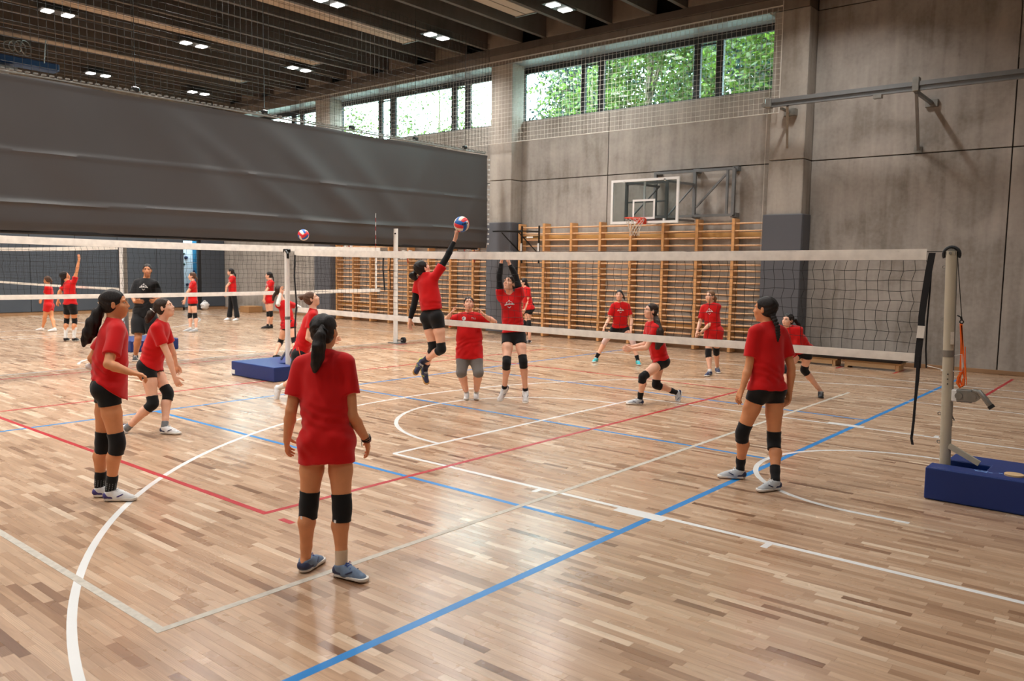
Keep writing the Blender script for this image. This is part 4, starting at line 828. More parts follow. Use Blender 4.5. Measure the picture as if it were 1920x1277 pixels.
def mat_hair(name, c):
    m, t, b = _new(name); N = t.nodes.new; L = t.links; tc = N('ShaderNodeTexCoord'); mp = N('ShaderNodeMapping'); mp.inputs['Scale'].default_value = (60, 60, 7); L.new(tc.outputs['Object'], mp.inputs[0])
    n = N('ShaderNodeTexNoise'); n.inputs['Scale'].default_value = 3; n.inputs['Detail'].default_value = 4; n.inputs['Distortion'].default_value = .4; L.new(mp.outputs[0], n.inputs['Vector']); r = N('ShaderNodeValToRGB'); cc = np.array(c[:3])
    r.color_ramp.elements[0].position = .3; r.color_ramp.elements[1].position = .7; r.color_ramp.elements[0].color = (*(cc * .55), 1); r.color_ramp.elements[1].color = (*(cc * 1.7), 1); L.new(n.outputs['Fac'], r.inputs[0]); L.new(r.outputs[0], b.inputs['Base Color'])
    b.inputs['Roughness'].default_value = .55; b.inputs['Specular IOR Level'].default_value = .3; bp = N('ShaderNodeBump'); bp.inputs['Strength'].default_value = .9; bp.inputs['Distance'].default_value = .004; L.new(n.outputs['Fac'], bp.inputs['Height']); L.new(bp.outputs[0], b.inputs['Normal']); return m
HR = {'black': mat_hair('black_hair', srgb(30, 24, 22)), 'dbrown': mat_hair('dark_brown_hair', srgb(48, 34, 26)), 'brown': mat_hair('brown_hair', srgb(84, 58, 42)), 'lbrown': mat_hair('light_brown_hair', srgb(120, 88, 64))}
def cloth(name, c, nz=.05, rough=.8): return mat(name, c, rough, noise=nz, nscale=5, bump=.12, bscale=14, spec=.2, sheen=.15)
CL = {'red': cloth('red_jersey', srgb(196, 13, 15)), 'red2': cloth('deep_red_jersey', srgb(186, 22, 22)), 'blackc': cloth('black_knit', srgb(20, 20, 22), .1), 'grey': cloth('grey_melange_knit', srgb(118, 116, 114), .08), 'black_tee': cloth('black_cotton', srgb(22, 22, 24), .08), 'white': cloth('white_knit', srgb(222, 220, 216), .03), 'nude': cloth('beige_ankle_brace', srgb(206, 184, 158), .08), 'greyk': cloth('grey_knit', srgb(120, 124, 128), .06), 'redshort': cloth('red_shorts_knit', srgb(196, 26, 28), .05),
      'navy': cloth('navy_knit', srgb(36, 40, 62), .1), 'skinny': cloth('pale_pink_pad', srgb(214, 184, 176), .05)}
SH = {'white': mat('white_shoe_mesh', srgb(222, 222, 222), .6, noise=.05, nscale=30, bump=.1, bscale=200), 'navy': mat('navy_shoe_mesh', srgb(44, 52, 84), .6, noise=.08, nscale=30), 'greyblue': mat('grey_blue_shoe_knit', srgb(104, 124, 150), .65, noise=.12, nscale=40, bump=.1, bscale=300), 'black': mat('black_shoe_mesh', srgb(24, 24, 26), .6), 'teal': mat('turquoise_shoe', srgb(60, 180, 190), .6), 'lime': mat('yellow_green_panel', srgb(196, 206, 50), .6), 'sole_w': mat('white_rubber_sole', srgb(214, 208, 200), .6), 'sole_g': mat('gum_rubber_sole', srgb(190, 142, 76), .55), 'sole_b': mat('black_rubber_sole', srgb(26, 26, 28), .6), 'purple': mat('purple_panel', srgb(66, 54, 120), .6), 'lace_blue': mat('blue_laces', srgb(32, 62, 150), .7), 'lace_w': mat('white_laces', srgb(230, 230, 230), .7), 'silver': mat('silver_panel', srgb(176, 180, 184), .5), 'red': mat('red_sole_edge', srgb(200, 60, 50), .6)}
EYEW = mat('eye_white', srgb(226, 222, 216), .3); EYED = mat('dark_iris', srgb(40, 28, 20), .25); LIP = mat('lips', srgb(176, 96, 88), .5); PRINT = mat('white_shirt_print', srgb(228, 224, 222), .6)
LOG = []
def hand(Fl, W, tip, side, palm_n, s, curl=.5, spread=.15, k=.005, grab=None):
    """W wrist, tip = point the fingers head for, side = +1 if the thumb lies on +across"""
    d = nrm(np.array(tip) - W); n = nrm(palm_n - d * (palm_n @ d)); ac = np.cross(d, n) * side
    K = W + d * .078 * s
    Fl.cone(W, W + d * .03 * s, .021 * s, .024 * s, .01, (n, .75)); 
    for q in (-.024, -.008, .008, .024): Fl.cone(W + d * .022 * s + ac * q * .6 * s, K + ac * q * 1.05 * s, .0145 * s, .0115 * s, .008)
    for i, (q, ln) in enumerate(((.027, .070), (.0095, .079), (-.009, .073), (-.026, .056))):
        p = K + ac * q * s; dd = nrm(d + ac * q / .027 * spread); r = .0088 * s
        for j, (f, c) in enumerate(((.45, .35), (.32, .9), (.26, 1.4))):
            a = curl * c; v = nrm(dd * math.cos(a) + n * math.sin(a)); p2 = p + v * ln * f * s; Fl.cone(p, p2, r, r * .92, k); p = p2; r *= .92
    T0 = W + d * .022 * s + ac * .024 * s; v1 = nrm(d * .75 + ac * .75 + n * .35); T1 = T0 + v1 * .036 * s; v2 = nrm(d * 1.0 + ac * .30 + n * (.3 + curl * .4)); T2 = T1 + v2 * .032 * s; T3 = T2 + nrm(v2 + n * curl * .4) * .024 * s
    Fl.cone(T0, T1, .0135 * s, .011 * s, .008); Fl.cone(T1, T2, .0105 * s, .0095 * s, k); Fl.cone(T2, T3, .0095 * s, .0082 * s, k)
def logo(t, shirt, C, fr, rt, up, s, kind='crest'):
    """flat print pressed on the shirt front"""
    me = shirt.data; org = np.array(ORG[shirt.name]); bv = BVHTree.FromPolygons([tuple(v.co + Vector(org)) for v in me.vertices], [tuple(p.vertices) for p in me.polygons]); V = []; Fc = []
    def quadstrip(pts):
        pass
    def q4(pts):
        b = len(V)
        for (u, v) in pts:
            o = C + rt * u * s + up * v * s + fr * .5; h_ = bv.ray_cast(Vector(o), Vector(-fr)); p = np.array(h_[0]) if h_[0] is not None else C + rt * u * s + up * v * s
            V.append(p + fr * .004)
        Fc.append(tuple(range(b, b + len(pts))))
    if kind == 'crest':
        for k in range(10):      # letter-like block band, slightly arched
            u0 = -.085 + k * .0172; a = .012 * math.cos(u0 * 16); h0 = .026 + .006 * ((k * 7) % 3 - 1)
            q4([(u0, a - .012), (u0 + .0125, a - .012), (u0 + .0125, a - .012 + h0), (u0, a - .012 + h0)])
        q4([(-.088, -.006), (.088, -.006), (.088, .001), (-.088, .001)])
        for k in range(8):       # arch over the band
            a0, a1 = math.pi * (.12 + .095 * k), math.pi * (.12 + .095 * (k + 1)); q4([(.062 * math.cos(a), .022 + .035 * math.sin(a)) for a in (a0, a1)] + [(.054 * math.cos(a), .022 + .028 * math.sin(a)) for a in (a1, a0)])
        q4([(-.012, .066), (.012, .066), (.012, .08), (-.012, .08)]); q4([(-.035, -.03), (0, -.062), (.006, -.056), (-.026, -.028)]); q4([(.035, -.03), (.026, -.028), (-.006, -.056), (0, -.062)])
    elif kind == 'disc':
        n = 14; q4([(-.085 + .034 * math.cos(2 * math.pi * k / n), .01 + .034 * math.sin(2 * math.pi * k / n)) for k in range(n)])
        for (x, w_) in ((.05, .020), (.078, .016), (.10, .018)): q4([(x + .004 * 0, -.004), (x + .005, -.004), (x + .005, .024), (x, .024)])
        q4([(.04, .020), (.066, .020), (.066, .026), (.04, .026)]); q4([(.078, -.004), (.092, -.004), (.092, .002), (.078, .002)]); q4([(.100, -.004), (.114, -.004), (.114, .001), (.100, .001)])
    MB().add(V, Fc).build('shirt_print', PRINT, t)
    if kind == 'disc':
        V = []; Fc = []
        for k in range(9):
            a0, a1 = math.radians(50 + 29 * k), math.radians(50 + 29 * (k + 1)); q4([(-.085 + r_ * math.cos(a), .01 + r_ * math.sin(a)) for a, r_ in ((a0, .018), (a1, .018), (a1, .009), (a0, .009))])
        MB().add([np.array(v) + fr * .003 for v in V], Fc).build('letter_c_print', CL['navy'], t)
def person(label, ht, g, pel, nk, hd, yaws, R_arm, L_arm, R_leg, L_leg, res=1, girth=1.0, skin='a', hair='black', tail=None, tail_kind='pony', tie=None, outfit=None, pitch=0, roll=0, shoe='white', face=True, hand_curl=(.5, .5), bald=False, grp=None, palm=(None, None)):
    o_ = dict(shirt='red', hem=.05, shorts='blackc', short_len=.13, short_r=.008, pad_r=True, pad_l=True, pad='blackc', sock='blackc', sock_h=.10, sleeves=None, logo=None, shirt_r=1.0, sleeve_l=.62, socks=(True, True), pants=None)
    o_.update(outfit or {}); s = ht / 1.68; gw = girth * s
    G = gnd(*g) if len(g) == 2 else np.array(g, float); t = thing('person', label, 'person', tuple(G), grp); D0 = depth_of(G + [0, 0, 0.0])
    D0 = float(FWD @ (G - ORI)); ptz = lambda px, py, dd=0: at(px, py, D0 + dd)
    yp, yc, yh = yaws; PEL, NK = ptz(*pel), ptz(*nk); HD = ptz(*hd)
    up = nrm(NK - PEL); fp = yawv(yp); fp = nrm(fp - up * (fp @ up)); rp = np.cross(fp, up); fc = yawv(yc); fc = nrm(fc - up * (fc @ up)); rc = np.cross(fc, up); Dsp = np.linalg.norm(NK - PEL)
    LOG.append((label[:34], 'spine %.2f (%.2f)' % (Dsp, .295 * ht), 'neck-head %.2f (%.2f)' % (np.linalg.norm(HD - NK), .105 * ht)))
    upp = nrm(up + UPW * .8) if o_.get('upright', True) else up; fpp = nrm(fp - upp * (fp @ upp)); rpp = np.cross(fpp, upp)
    hip = {1: PEL + rpp * .080 * s - upp * .015 * s, -1: PEL - rpp * .080 * s - upp * .015 * s}
    sh0 = NK - up * .045 * s; J = {}
    for sd, arm in ((1, R_arm), (-1, L_arm)):
        el, wr, hn = arm; raise_ = .035 * s if el[1] < nk[1] - 8 else 0; S_ = sh0 + rc * sd * .146 * s - up * .012 * s + up * raise_ - fc * .0
        E_ = on_sphere(S_, el[0], el[1], .172 * ht, el[2]); W_ = on_sphere(E_, wr[0], wr[1], .150 * ht, wr[2]); T_ = on_sphere(W_, hn[0], hn[1], .085 * ht, hn[2]); J[sd] = [S_, E_, W_, T_]
        LOG.append(('   arm', sd, round(np.linalg.norm(E_ - S_) / (.172 * ht), 2), round(np.linalg.norm(W_ - E_) / (.15 * ht), 2), 'z', E_[2].round(2), W_[2].round(2)))
    K = {}
    for sd, leg in ((1, R_leg), (-1, L_leg)):
        if leg is None: continue
        kn, an, to = leg
        if an[0] == 'g': A_ = gnd(an[1], an[2], .088 * s)
        elif an[0] == 'f':
            A_ = ptz(an[1], g[1] if len(g) == 2 else 700, an[2]); A_[2] = .088 * s
        else: A_ = None
        if A_ is None:
            if an[0] == 'd': A_ = ptz(an[1], an[2], an[3]); K_ = mid_joint(hip[sd], A_, kn[0], kn[1], .245 * ht, .245 * ht, kn[2])
            else: K_ = on_sphere(hip[sd], kn[0], kn[1], .245 * ht, kn[2]); A_ = on_sphere(K_, an[1], an[2], .245 * ht, an[3])
        else: K_ = mid_joint(hip[sd], A_, kn[0], kn[1], .245 * ht, .245 * ht, kn[2])
        if to[0] == 'g': T_ = gnd(to[1], to[2], .02); dT = T_ - A_; dT[2] = 0; fd = nrm(dT); fn = UPW
        elif to[0] == 'y': fd = yawv(to[1]); fn = UPW
        else:
            T_ = on_sphere(A_, to[1], to[2], .17 * s, to[3]); fd0 = nrm(T_ - A_); sh_ = nrm(K_ - A_); fn = nrm(sh_ - fd0 * (sh_ @ fd0)); fd = nrm(fd0 * 1.0 + fn * .42); fn = nrm(fn - fd * (fn @ fd))
        K[sd] = [hip[sd], K_, A_, fd, fn]
        LOG.append(('   leg', sd, 'thigh %.2f shin %.2f' % (np.linalg.norm(K_ - hip[sd]) / (.245 * ht), np.linalg.norm(A_ - K_) / (.245 * ht)), 'kz', K_[2].round(2), 'az', A_[2].round(2)))
    # ---- body
    B = Field(); wst = PEL + up * Dsp * .40; cst = PEL + up * Dsp * .76
    B.cone(hip[1] * .7 + hip[-1] * .3, hip[1] * .3 + hip[-1] * .7, .098 * gw, .098 * gw, .03, (fpp, .92)); B.cone(PEL + up * .02 * s, wst, .125 * gw, .105 * gw, .03, (fc, .76)); B.cone(wst, cst, .105 * gw, .132 * gw, .03, (fc, .72)); B.cone(sh0 + rc * .10 * s, sh0 - rc * .10 * s, .058 * s, .058 * s, .04)
    B.cone(cst, sh0, .12 * gw, .075 * gw, .03, (fc, .72))
    hu = nrm(HD - NK) ; fh = yawv(yh); fh = nrm(fh * math.cos(math.radians(pitch)) + UPW * math.sin(math.radians(pitch))); uh = nrm(UPW - fh * (UPW @ fh)); rh = np.cross(fh, uh)
    if roll: cr, sr = math.cos(math.radians(roll)), math.sin(math.radians(roll)); rh, uh = rh * cr + uh * sr, uh * cr - rh * sr
    hs = .93 * s * (ht / 1.68) ** -.35; FR = [rh, fh, uh]
    def hp(r_, f_, u_): return HD + (rh * r_ + fh * f_ + uh * u_) * hs
    B.cone(NK - up * .03 * s, hp(0, -.02, -.07), .054 * gw ** .5 * s ** .5, .05 * s, .025); B.cone(sh0 + rc * .09 * s + up * .005 * s, NK + up * .01 * s, .038 * s, .036 * s, .025); B.cone(sh0 - rc * .09 * s + up * .005 * s, NK + up * .01 * s, .038 * s, .036 * s, .025)
    B.ell(hp(0, -.012, .03), np.array((.075, .096, .085)) * hs, FR, .02); B.ell(hp(0, .022, -.035), np.array((.060, .070, .082)) * hs, FR, .03); B.ell(hp(0, .052, -.092), np.array((.028, .028, .024)) * hs, FR, .03)
    B.ell(hp(0, .073, -.045), np.array((.034, .022, .036)) * hs, FR, .015)
    if face or res <= 2:
        B.cone(hp(0, .080, .022), hp(0, .104, -.022), .0085 * hs, .0115 * hs, .012); 
        for q in (-1, 1):
            B.ell(hp(q * .011, .095, -.026), np.array((.010, .010, .008)) * hs, FR, .006); B.ell(hp(q * .032, .082, .012), np.array((.017, .010, .011)) * hs, FR, .008, 's'); B.ell(hp(q * .032, .076, .030), np.array((.024, .014, .008)) * hs, FR, .012); B.ell(hp(q * .040, .060, -.022), np.array((.020, .020, .020)) * hs, FR, .02)
            B.ell(hp(q * .078, -.006, -.008), np.array((.008, .019, .031)) * hs, FR, .006); B.ell(hp(q * .086, .004, -.004), np.array((.006, .009, .016)) * hs, FR, .004, 's')
        B.ell(hp(0, .090, -.052), np.array((.022, .012, .006)) * hs, FR, .006); B.ell(hp(0, .088, -.064), np.array((.020, .012, .007)) * hs, FR, .006)
    for sd in (1, -1):
        S_, E_, W_, T_ = J[sd]; gg = gw ** .8 * s ** .2
        B.cone(S_, (S_ + E_) / 2, .047 * gg, .043 * gg, .03); B.cone((S_ + E_) / 2, E_, .043 * gg, .035 * gg, .012); m_ = E_ + (W_ - E_) * .3; B.cone(E_, m_, .035 * gg, .0375 * gg, .01); B.cone(m_, W_, .0375 * gg, .0235 * s, .01)
        if sd in K or True: pass
        pn = palm[0 if sd == 1 else 1]; pn = (np.array(pn, float) if pn is not None else -rc * sd)
        if isinstance(palm[0 if sd == 1 else 1], str): pass
        dd_ = nrm(T_ - W_); pnn = nrm(pn - dd_ * (pn @ dd_)); side_ = 1 if (np.cross(dd_, pnn) @ fc) * 1 > 0 else -1
        hand(B, W_, T_, side_, pnn, s * .98, hand_curl[0 if sd == 1 else 1], .12, .004)
    for sd in K:
        Hp, Kn, An, fd, fn = K[sd]; back = nrm(-fd - nrm(Kn - An) * (-fd @ nrm(Kn - An))); th = nrm(Kn - Hp)
        B.cone(Hp, Hp + (Kn - Hp) * .45, .083 * gw, .073 * gw, .03); B.cone(Hp + (Kn - Hp) * .45, Kn, .074 * gw, .051 * gw, .02); c1 = An + (Kn - An) * .68 + back * .012 * s; B.cone(Kn, c1, .050 * gw, .053 * gw, .02); B.cone(c1, An + (Kn - An) * .22, .053 * gw, .036 * gw, .02); B.cone(An + (Kn - An) * .22, An, .036 * gw, .033 * s, .015)
        B.ball(Kn + nrm(fd + fn * .2) * .010 * s, .045 * gw, .02); B.cone(An - fn * .03 * s - fd * .02 * s, An - fn * .05 * s + fd * .10 * s, .03 * s, .02 * s, .02)
        bt = Hp - fpp * .035 * gw + upp * .0 ; B.ball(bt, .080 * gw, .03)
    hb = {0: .0075, 1: .0095, 2: .0135, 3: .018}[res]; hh = {0: .0040, 1: .0052, 2: .0068, 3: .0095}[res]; hf = {0: .0054, 1: .006, 2: .0078, 3: .0105}[res]
    boxes = [(HD - .19 * hs, HD + .19 * hs)]; hw = []
    for sd in (1, -1): W_, T_ = J[sd][2], J[sd][3]; c_ = W_ + nrm(T_ - W_) * .095 * s; boxes.append((c_ - .135 * s, c_ + .135 * s))
    parts_ = [(None, hb, [(a + hb * 1.6, b - hb * 1.6) for a, b in boxes])]; parts_.append((boxes[0], hf, None)); ex = [boxes[0]]
    parts_.append((boxes[1], hh, [(boxes[0][0] + 2 * hh, boxes[0][1] - 2 * hh)])); parts_.append((boxes[2], hh, [(boxes[0][0] + hh, boxes[0][1] - hh), (boxes[1][0] + hh, boxes[1][1] - hh)]))
    fobj('body', B, hb, SK[skin], t, parts=parts_)
    # ---- shirt
    hc = hb * .95; T = Field(); sr_ = o_['shirt_r']; lowdir = nrm(upp * .5 + up * .5); hemP = PEL - lowdir * o_['hem'] * s
    hcut = [(hemP, nrm(-lowdir - fc * o_.get('hem_tilt', 0)))]; rr = gw * sr_
    T.cone(sh0 - up * .05 * s + rc * .072 * gw, sh0 - up * .05 * s - rc * .072 * gw, .080 * gw, .080 * gw, .03, (fc, .85)); T.cone(cst, wst, .147 * gw, .150 * rr, .03, (fc, .76), hcut); T.cone(wst, hemP - lowdir * (.05 + .1 * o_.get('hem_tilt', 0)) * s + fc * .04 * o_.get('hem_tilt', 0), .150 * rr, .156 * rr, .03, (fc, .80), hcut)
    T.cone(hip[1] * .62 + hip[-1] * .38, hip[1] * .38 + hip[-1] * .62, .125 * rr, .125 * rr, .03, (fpp, .95), hcut)
    for sd in K:
        Hp_, Kn_ = K[sd][0], K[sd][1]; T.ball(Hp_ - fpp * .032 * gw, .091 * rr, .03, cuts=hcut); T.cone(Hp_, Hp_ + (Kn_ - Hp_) * .45, .093 * rr, .084 * rr, .03, None, hcut)
    T.cone(hip[1] + fpp * .02 * s, hip[-1] + fpp * .02 * s, .088 * rr, .088 * rr, .03, (fpp, .95), hcut)
    T.cone(sh0 + rc * .10 * s + up * .006 * s, NK - up * .006 * s, .060 * s, .054 * s, .03); T.cone(sh0 - rc * .10 * s + up * .006 * s, NK - up * .006 * s, .060 * s, .054 * s, .03)
    for sd in (1, -1):
        S_, E_ = J[sd][0], J[sd][1]; u_ = nrm(E_ - S_); q = S_ + u_ * .172 * ht * o_['sleeve_l']; dn = UPW * -1
        off = (dn - u_ * (dn @ u_)) * .016 * s
        T.cone(S_, q + u_ * .04 + off, .059 * gw, .069 * gw, .035, None, [(q, u_)])
    nd_ = nrm(hu * .5 + up * .5); T.cone(NK - up * .05 * s, NK + nd_ * .07 * s, .074 * s, .058 * s, .025, None, [(NK + nd_ * .020 * s, nrm(nd_ + fc * .45))])
    ph = rng.uniform(0, 6, 6); am = (.0058 if res < 3 else .003) * s
    rcx, upx, fcx = rc, up, fc
    def disp(x, y, z):
        u = (x - PEL[0]) * rcx[0] + (y - PEL[1]) * rcx[1] + (z - PEL[2]) * rcx[2]; v = (x - PEL[0]) * upx[0] + (y - PEL[1]) * upx[1] + (z - PEL[2]) * upx[2]; w_ = (x - PEL[0]) * fcx[0] + (y - PEL[1]) * fcx[1] + (z - PEL[2]) * fcx[2]
        low = np.clip(1.15 - v / (.40 * s), .3, 1) * np.clip((v + o_['hem'] * s) / (.07 * s), .15, 1)
        fold = np.exp(-((v - .11 * s - .05 * np.sin(6 * u + ph[5])) / (.09 * s)) ** 2) * np.sin(105 * v + 38 * u + 1.5 * np.sin(20 * u + ph[2]) + ph[0]) * .9
        return am * (fold + np.sin(62 * u + 20 * w_ + 2.2 * np.sin(9 * v + ph[0]) + ph[1]) * .5 + np.sin(44 * v + 52 * u + 2.5 * np.sin(13 * u + ph[2]) + ph[3]) * .45 + .35 * np.sin(38 * v - 47 * u + ph[4] + 2.5 * np.sin(12 * w_ + 8 * v))) * low
    T.disp = disp
    shirt = fobj('t_shirt', T, hc, CL[o_['shirt']], t)
    if o_['logo']:
        lc = PEL + up * Dsp * (.86 if o_['logo'] == 'disc' else .75); logo(t, shirt, lc, fc, -rc, up, s * (.95 if o_['logo'] == 'disc' else .8), o_['logo'])
    # ---- collar
    # ---- shorts / trousers
    Sh = Field(); sm = o_['shorts']
    if o_['pants'] is None:
        e = o_['short_r']; topc = [(PEL + upp * .10 * s, upp)]
        Sh.cone(hip[1] * .7 + hip[-1] * .3, hip[1] * .3 + hip[-1] * .7, .098 * gw + e, .098 * gw + e, .03, (fpp, .92)); Sh.cone(PEL - up * .0, PEL + up * .09 * s, .125 * gw + e, .115 * gw + e, .03, (fc, .78))
        for sd in K:
            Hp, Kn = K[sd][0], K[sd][1]; u_ = nrm(Kn - Hp); q = Hp + u_ * o_['short_len'] * s; fl = o_.get('flare', 0)
            Sh.cone(Hp, Hp + (Kn - Hp) * .45, .083 * gw + e, .074 * gw + e + fl, .03, None, [(q, u_)])
            if o_['short_len'] > .2: Sh.cone(Hp + (Kn - Hp) * .4, Kn, .078 * gw + e + fl, .058 * gw + e + fl, .02, None, [(q, u_)])
            Sh.ball(Hp - fpp * .035 * gw, .080 * gw + e, .03, cuts=[(q, u_)])
        fobj('shorts', Sh, hc, CL[sm], t)
    else:
        e = .010; cut_f = o_['pants_len']
        Sh.cone(hip[1] * .7 + hip[-1] * .3, hip[1] * .3 + hip[-1] * .7, .098 * gw + e, .098 * gw + e, .03, (fpp, .92)); Sh.cone(PEL, PEL + up * .09 * s, .125 * gw + e, .115 * gw + e, .03, (fc, .78))
        for sd in K:
            Hp, Kn, An, fd, fn = K[sd]; fl = o_.get('flare', 0); q = Kn + (An - Kn) * cut_f; u_ = nrm(An - Kn); ct = [(q, u_)]
            Sh.cone(Hp, Hp + (Kn - Hp) * .45, .083 * gw + e, .076 * gw + e, .03); Sh.cone(Hp + (Kn - Hp) * .45, Kn, .076 * gw + e, .054 * gw + e + fl * .5, .02); Sh.cone(Kn, An + (Kn - An) * .3, .056 * gw + e + fl * .5, .052 * gw + e + fl, .02, None, ct)
            if cut_f > .7: Sh.cone(An + (Kn - An) * .3, An, .052 * gw + e + fl, .045 * gw + e + fl, .02, None, ct)
            Sh.ball(Hp - fpp * .035 * gw, .080 * gw + e, .03)
        fobj('trousers' if cut_f > .7 else 'leggings', Sh, hc, CL[o_['pants']], t)
    # ---- knee pads, socks, shoes
    for sd in K:
        Hp, Kn, An, fd, fn = K[sd]; u1 = nrm(Hp - Kn); u2 = nrm(An - Kn); sdn = 'right' if sd == 1 else 'left'
        if o_['pad_r' if sd == 1 else 'pad_l'] and (o_['pants'] is None):
            Kp = Field(); a, b = .088 * s, .088 * s; fk = nrm(nrm(fd + fn * .1) - u2 * (nrm(fd + fn * .1) @ u2)); bend = u1 + u2
            if np.linalg.norm(bend) > .35: fk = nrm(-bend)
            Kp.cone(Kn, Kn + u1 * .13 * s, .058 * gw, .068 * gw, .02, None, [(Kn + u1 * a, u1)]); Kp.cone(Kn, Kn + u2 * .13 * s, .058 * gw, .060 * gw, .02, None, [(Kn + u2 * b, u2)]); Kp.cone(Kn + fk * .022 * s + u1 * .035 * s, Kn + fk * .022 * s + u2 * .035 * s, .047 * gw, .044 * gw, .012)
            fobj('knee_pad', Kp, hc * .9, CL[o_['pad']], t)
        if o_['socks'][0 if sd == 1 else 1] and o_['sock_h'] > 0 and not (o_['pants'] and o_['pants_len'] > .7):
            Sk = Field(); q = An - u2 * o_['sock_h'] * s; Sk.cone(An, An + (Kn - An) * .22, .0375 * s, .036 * gw + .0045, .01, None, [(q, -u2)]); 
            if o_['sock_h'] > .1: Sk.cone(An + (Kn - An) * .22, An + (Kn - An) * .68, .036 * gw + .0045, .054 * gw + .005, .02, None, [(q, -u2)])
            Sk.cone(An, An - fn * .03 * s, .038 * s, .038 * s, .01); sc = o_['sock']; sc = sc[0 if sd == 1 else 1] if isinstance(sc, tuple) else sc
            fobj('sock', Sk, hc * .9, CL[sc], t)
        hz = An - fn * .083 * s - fd * .052 * s; L_ = .262 * s; tz = hz + fd * L_; sdv = np.cross(fd, fn); hsz = {0: .0045, 1: .0058, 2: .0075, 3: .0105}[res]
        pal = {'white': ('white', 'sole_w', 'navy', 'lace_w'), 'white_purple': ('white', 'sole_w', 'purple', 'lace_w'), 'navy': ('navy', 'sole_w', 'silver', 'lace_w'), 'silver_navy': ('silver', 'sole_w', 'navy', 'lace_w'), 'greyblue': ('greyblue', 'sole_w', 'navy', 'lace_blue'), 'black': ('black', 'sole_b', 'black', 'lace_w'), 'black_w': ('black', 'sole_w', 'white', 'lace_w'), 'teal': ('teal', 'sole_w', 'lime', 'lace_w'), 'gum': ('navy', 'sole_g', 'lime', 'lace_w'), 'white_plain': ('white', 'sole_w', 'white', 'lace_w')}[shoe]
        sole_b = [(hz, -fn)]; Fs = Field(); lift = fn * .03 * s
        Fs.cone(hz + fd * .042 * s + lift, hz + fd * .10 * s + lift + sdv * 0, .036 * s, .040 * s, .02, (fn, 1.0), [(hz + fn * .016 * s, -fn)]); Fs.cone(hz + fd * .10 * s + lift * .9, hz + fd * .205 * s + lift * .55, .041 * s, .036 * s, .02, (fn, .85), [(hz + fn * .016 * s, -fn)])
        Fs.cone(hz + fd * .042 * s + lift, An - fn * .018 * s, .037 * s, .041 * s, .02, None, [(An - fn * .006 * s + fd * .0, nrm(fn - fd * .25))]); Fs.cone(An - fn * .02 * s, hz + fd * .17 * s + fn * .035 * s, .038 * s, .028 * s, .02, None, [(An - fn * .006 * s, nrm(fn - fd * .05))])
        so = fobj('shoe', Fs, hsz, SH[pal[0]], t)
        Fl = Field(); bc = [(hz + fn * .004 * s, -fn), (hz + fn * .024 * s, fn)]
        Fl.cone(hz + fd * .044 * s + fn * .012 * s, hz + fd * .12 * s + fn * .012 * s, .042 * s, .040 * s, .01, None, bc); Fl.cone(hz + fd * .12 * s + fn * .012 * s, hz + fd * .212 * s + fn * .012 * s, .040 * s, .045 * s, .01, None, bc)
        if so: fobj('sole', Fl, hsz, SH[pal[1]], so)
        if res <= 2 and so:
            for sg in (1, -1):      # heel counter / side panels, laces
                Fp = Field(); Fp.cone(hz + fd * .03 * s + fn * .04 * s + sdv * sg * .009 * s, hz + fd * .10 * s + fn * .026 * s + sdv * sg * .013 * s, .035 * s, .030 * s, .01, None, [(hz + fn * .022 * s, -fn)]); fobj('side_panel', Fp, hsz, SH[pal[2]], so)
            mb = MB()
            for k in range(4): c_ = hz + fd * (.115 + .021 * k) * s + fn * (.083 - .010 * k) * s; mb.tube([c_ + sdv * q * .024 * s + fn * (-.008 * q * q) * s for q in (-1, -.5, 0, .5, 1)], .0032 * s, 5)
            for q in (-1, 1): c_ = hz + fd * .105 * s + fn * .088 * s; mb.tube([c_, c_ + sdv * q * .018 * s + fn * .012 * s, c_ + sdv * q * .03 * s - fn * .002 * s, c_ + sdv * q * .01 * s], .0028 * s, 5)
            mb.build('laces', SH[pal[3]], so)
            for q in (-1, 1): MB().tube([hz + fd * .085 * s + fn * .030 * s + sdv * q * .0385 * s, hz + fd * .125 * s + fn * .040 * s + sdv * q * .0395 * s, hz + fd * .16 * s + fn * .058 * s + sdv * q * .031 * s], [.003 * s, .006 * s, .003 * s], 6).build('side_stripe', SH[pal[2]], so)
    # ---- long arm sleeves
    if o_['sleeves']:
        for sd in (1, -1):
            if sd not in o_.get('sleeve_sides', (1, -1)): continue
            S_, E_, W_, T_ = J[sd]; A = Field(); gg = gw ** .8 * s ** .2; ct = [(W_ - nrm(W_ - E_) * .012 * s, nrm(W_ - E_))]; e = .005; m_ = E_ + (W_ - E_) * .3
            if o_.get('sleeve_from_elbow'): cu = [(E_ + nrm(S_ - E_) * .01, nrm(S_ - E_))]; A.cone(E_, m_, .035 * gg + e, .0375 * gg + e, .01, None, cu)
            else: A.cone((S_ + E_) / 2, S_, .043 * gg + e, .045 * gg + e, .01); A.cone((S_ + E_) / 2, E_, .043 * gg + e, .035 * gg + e, .012); A.cone(E_, m_, .035 * gg + e, .0375 * gg + e, .01)
            A.cone(m_, W_, .0375 * gg + e, .0235 * s + e, .01, None, ct); fobj('arm_sleeve', A, hc * .85, CL[o_['sleeves']], t)
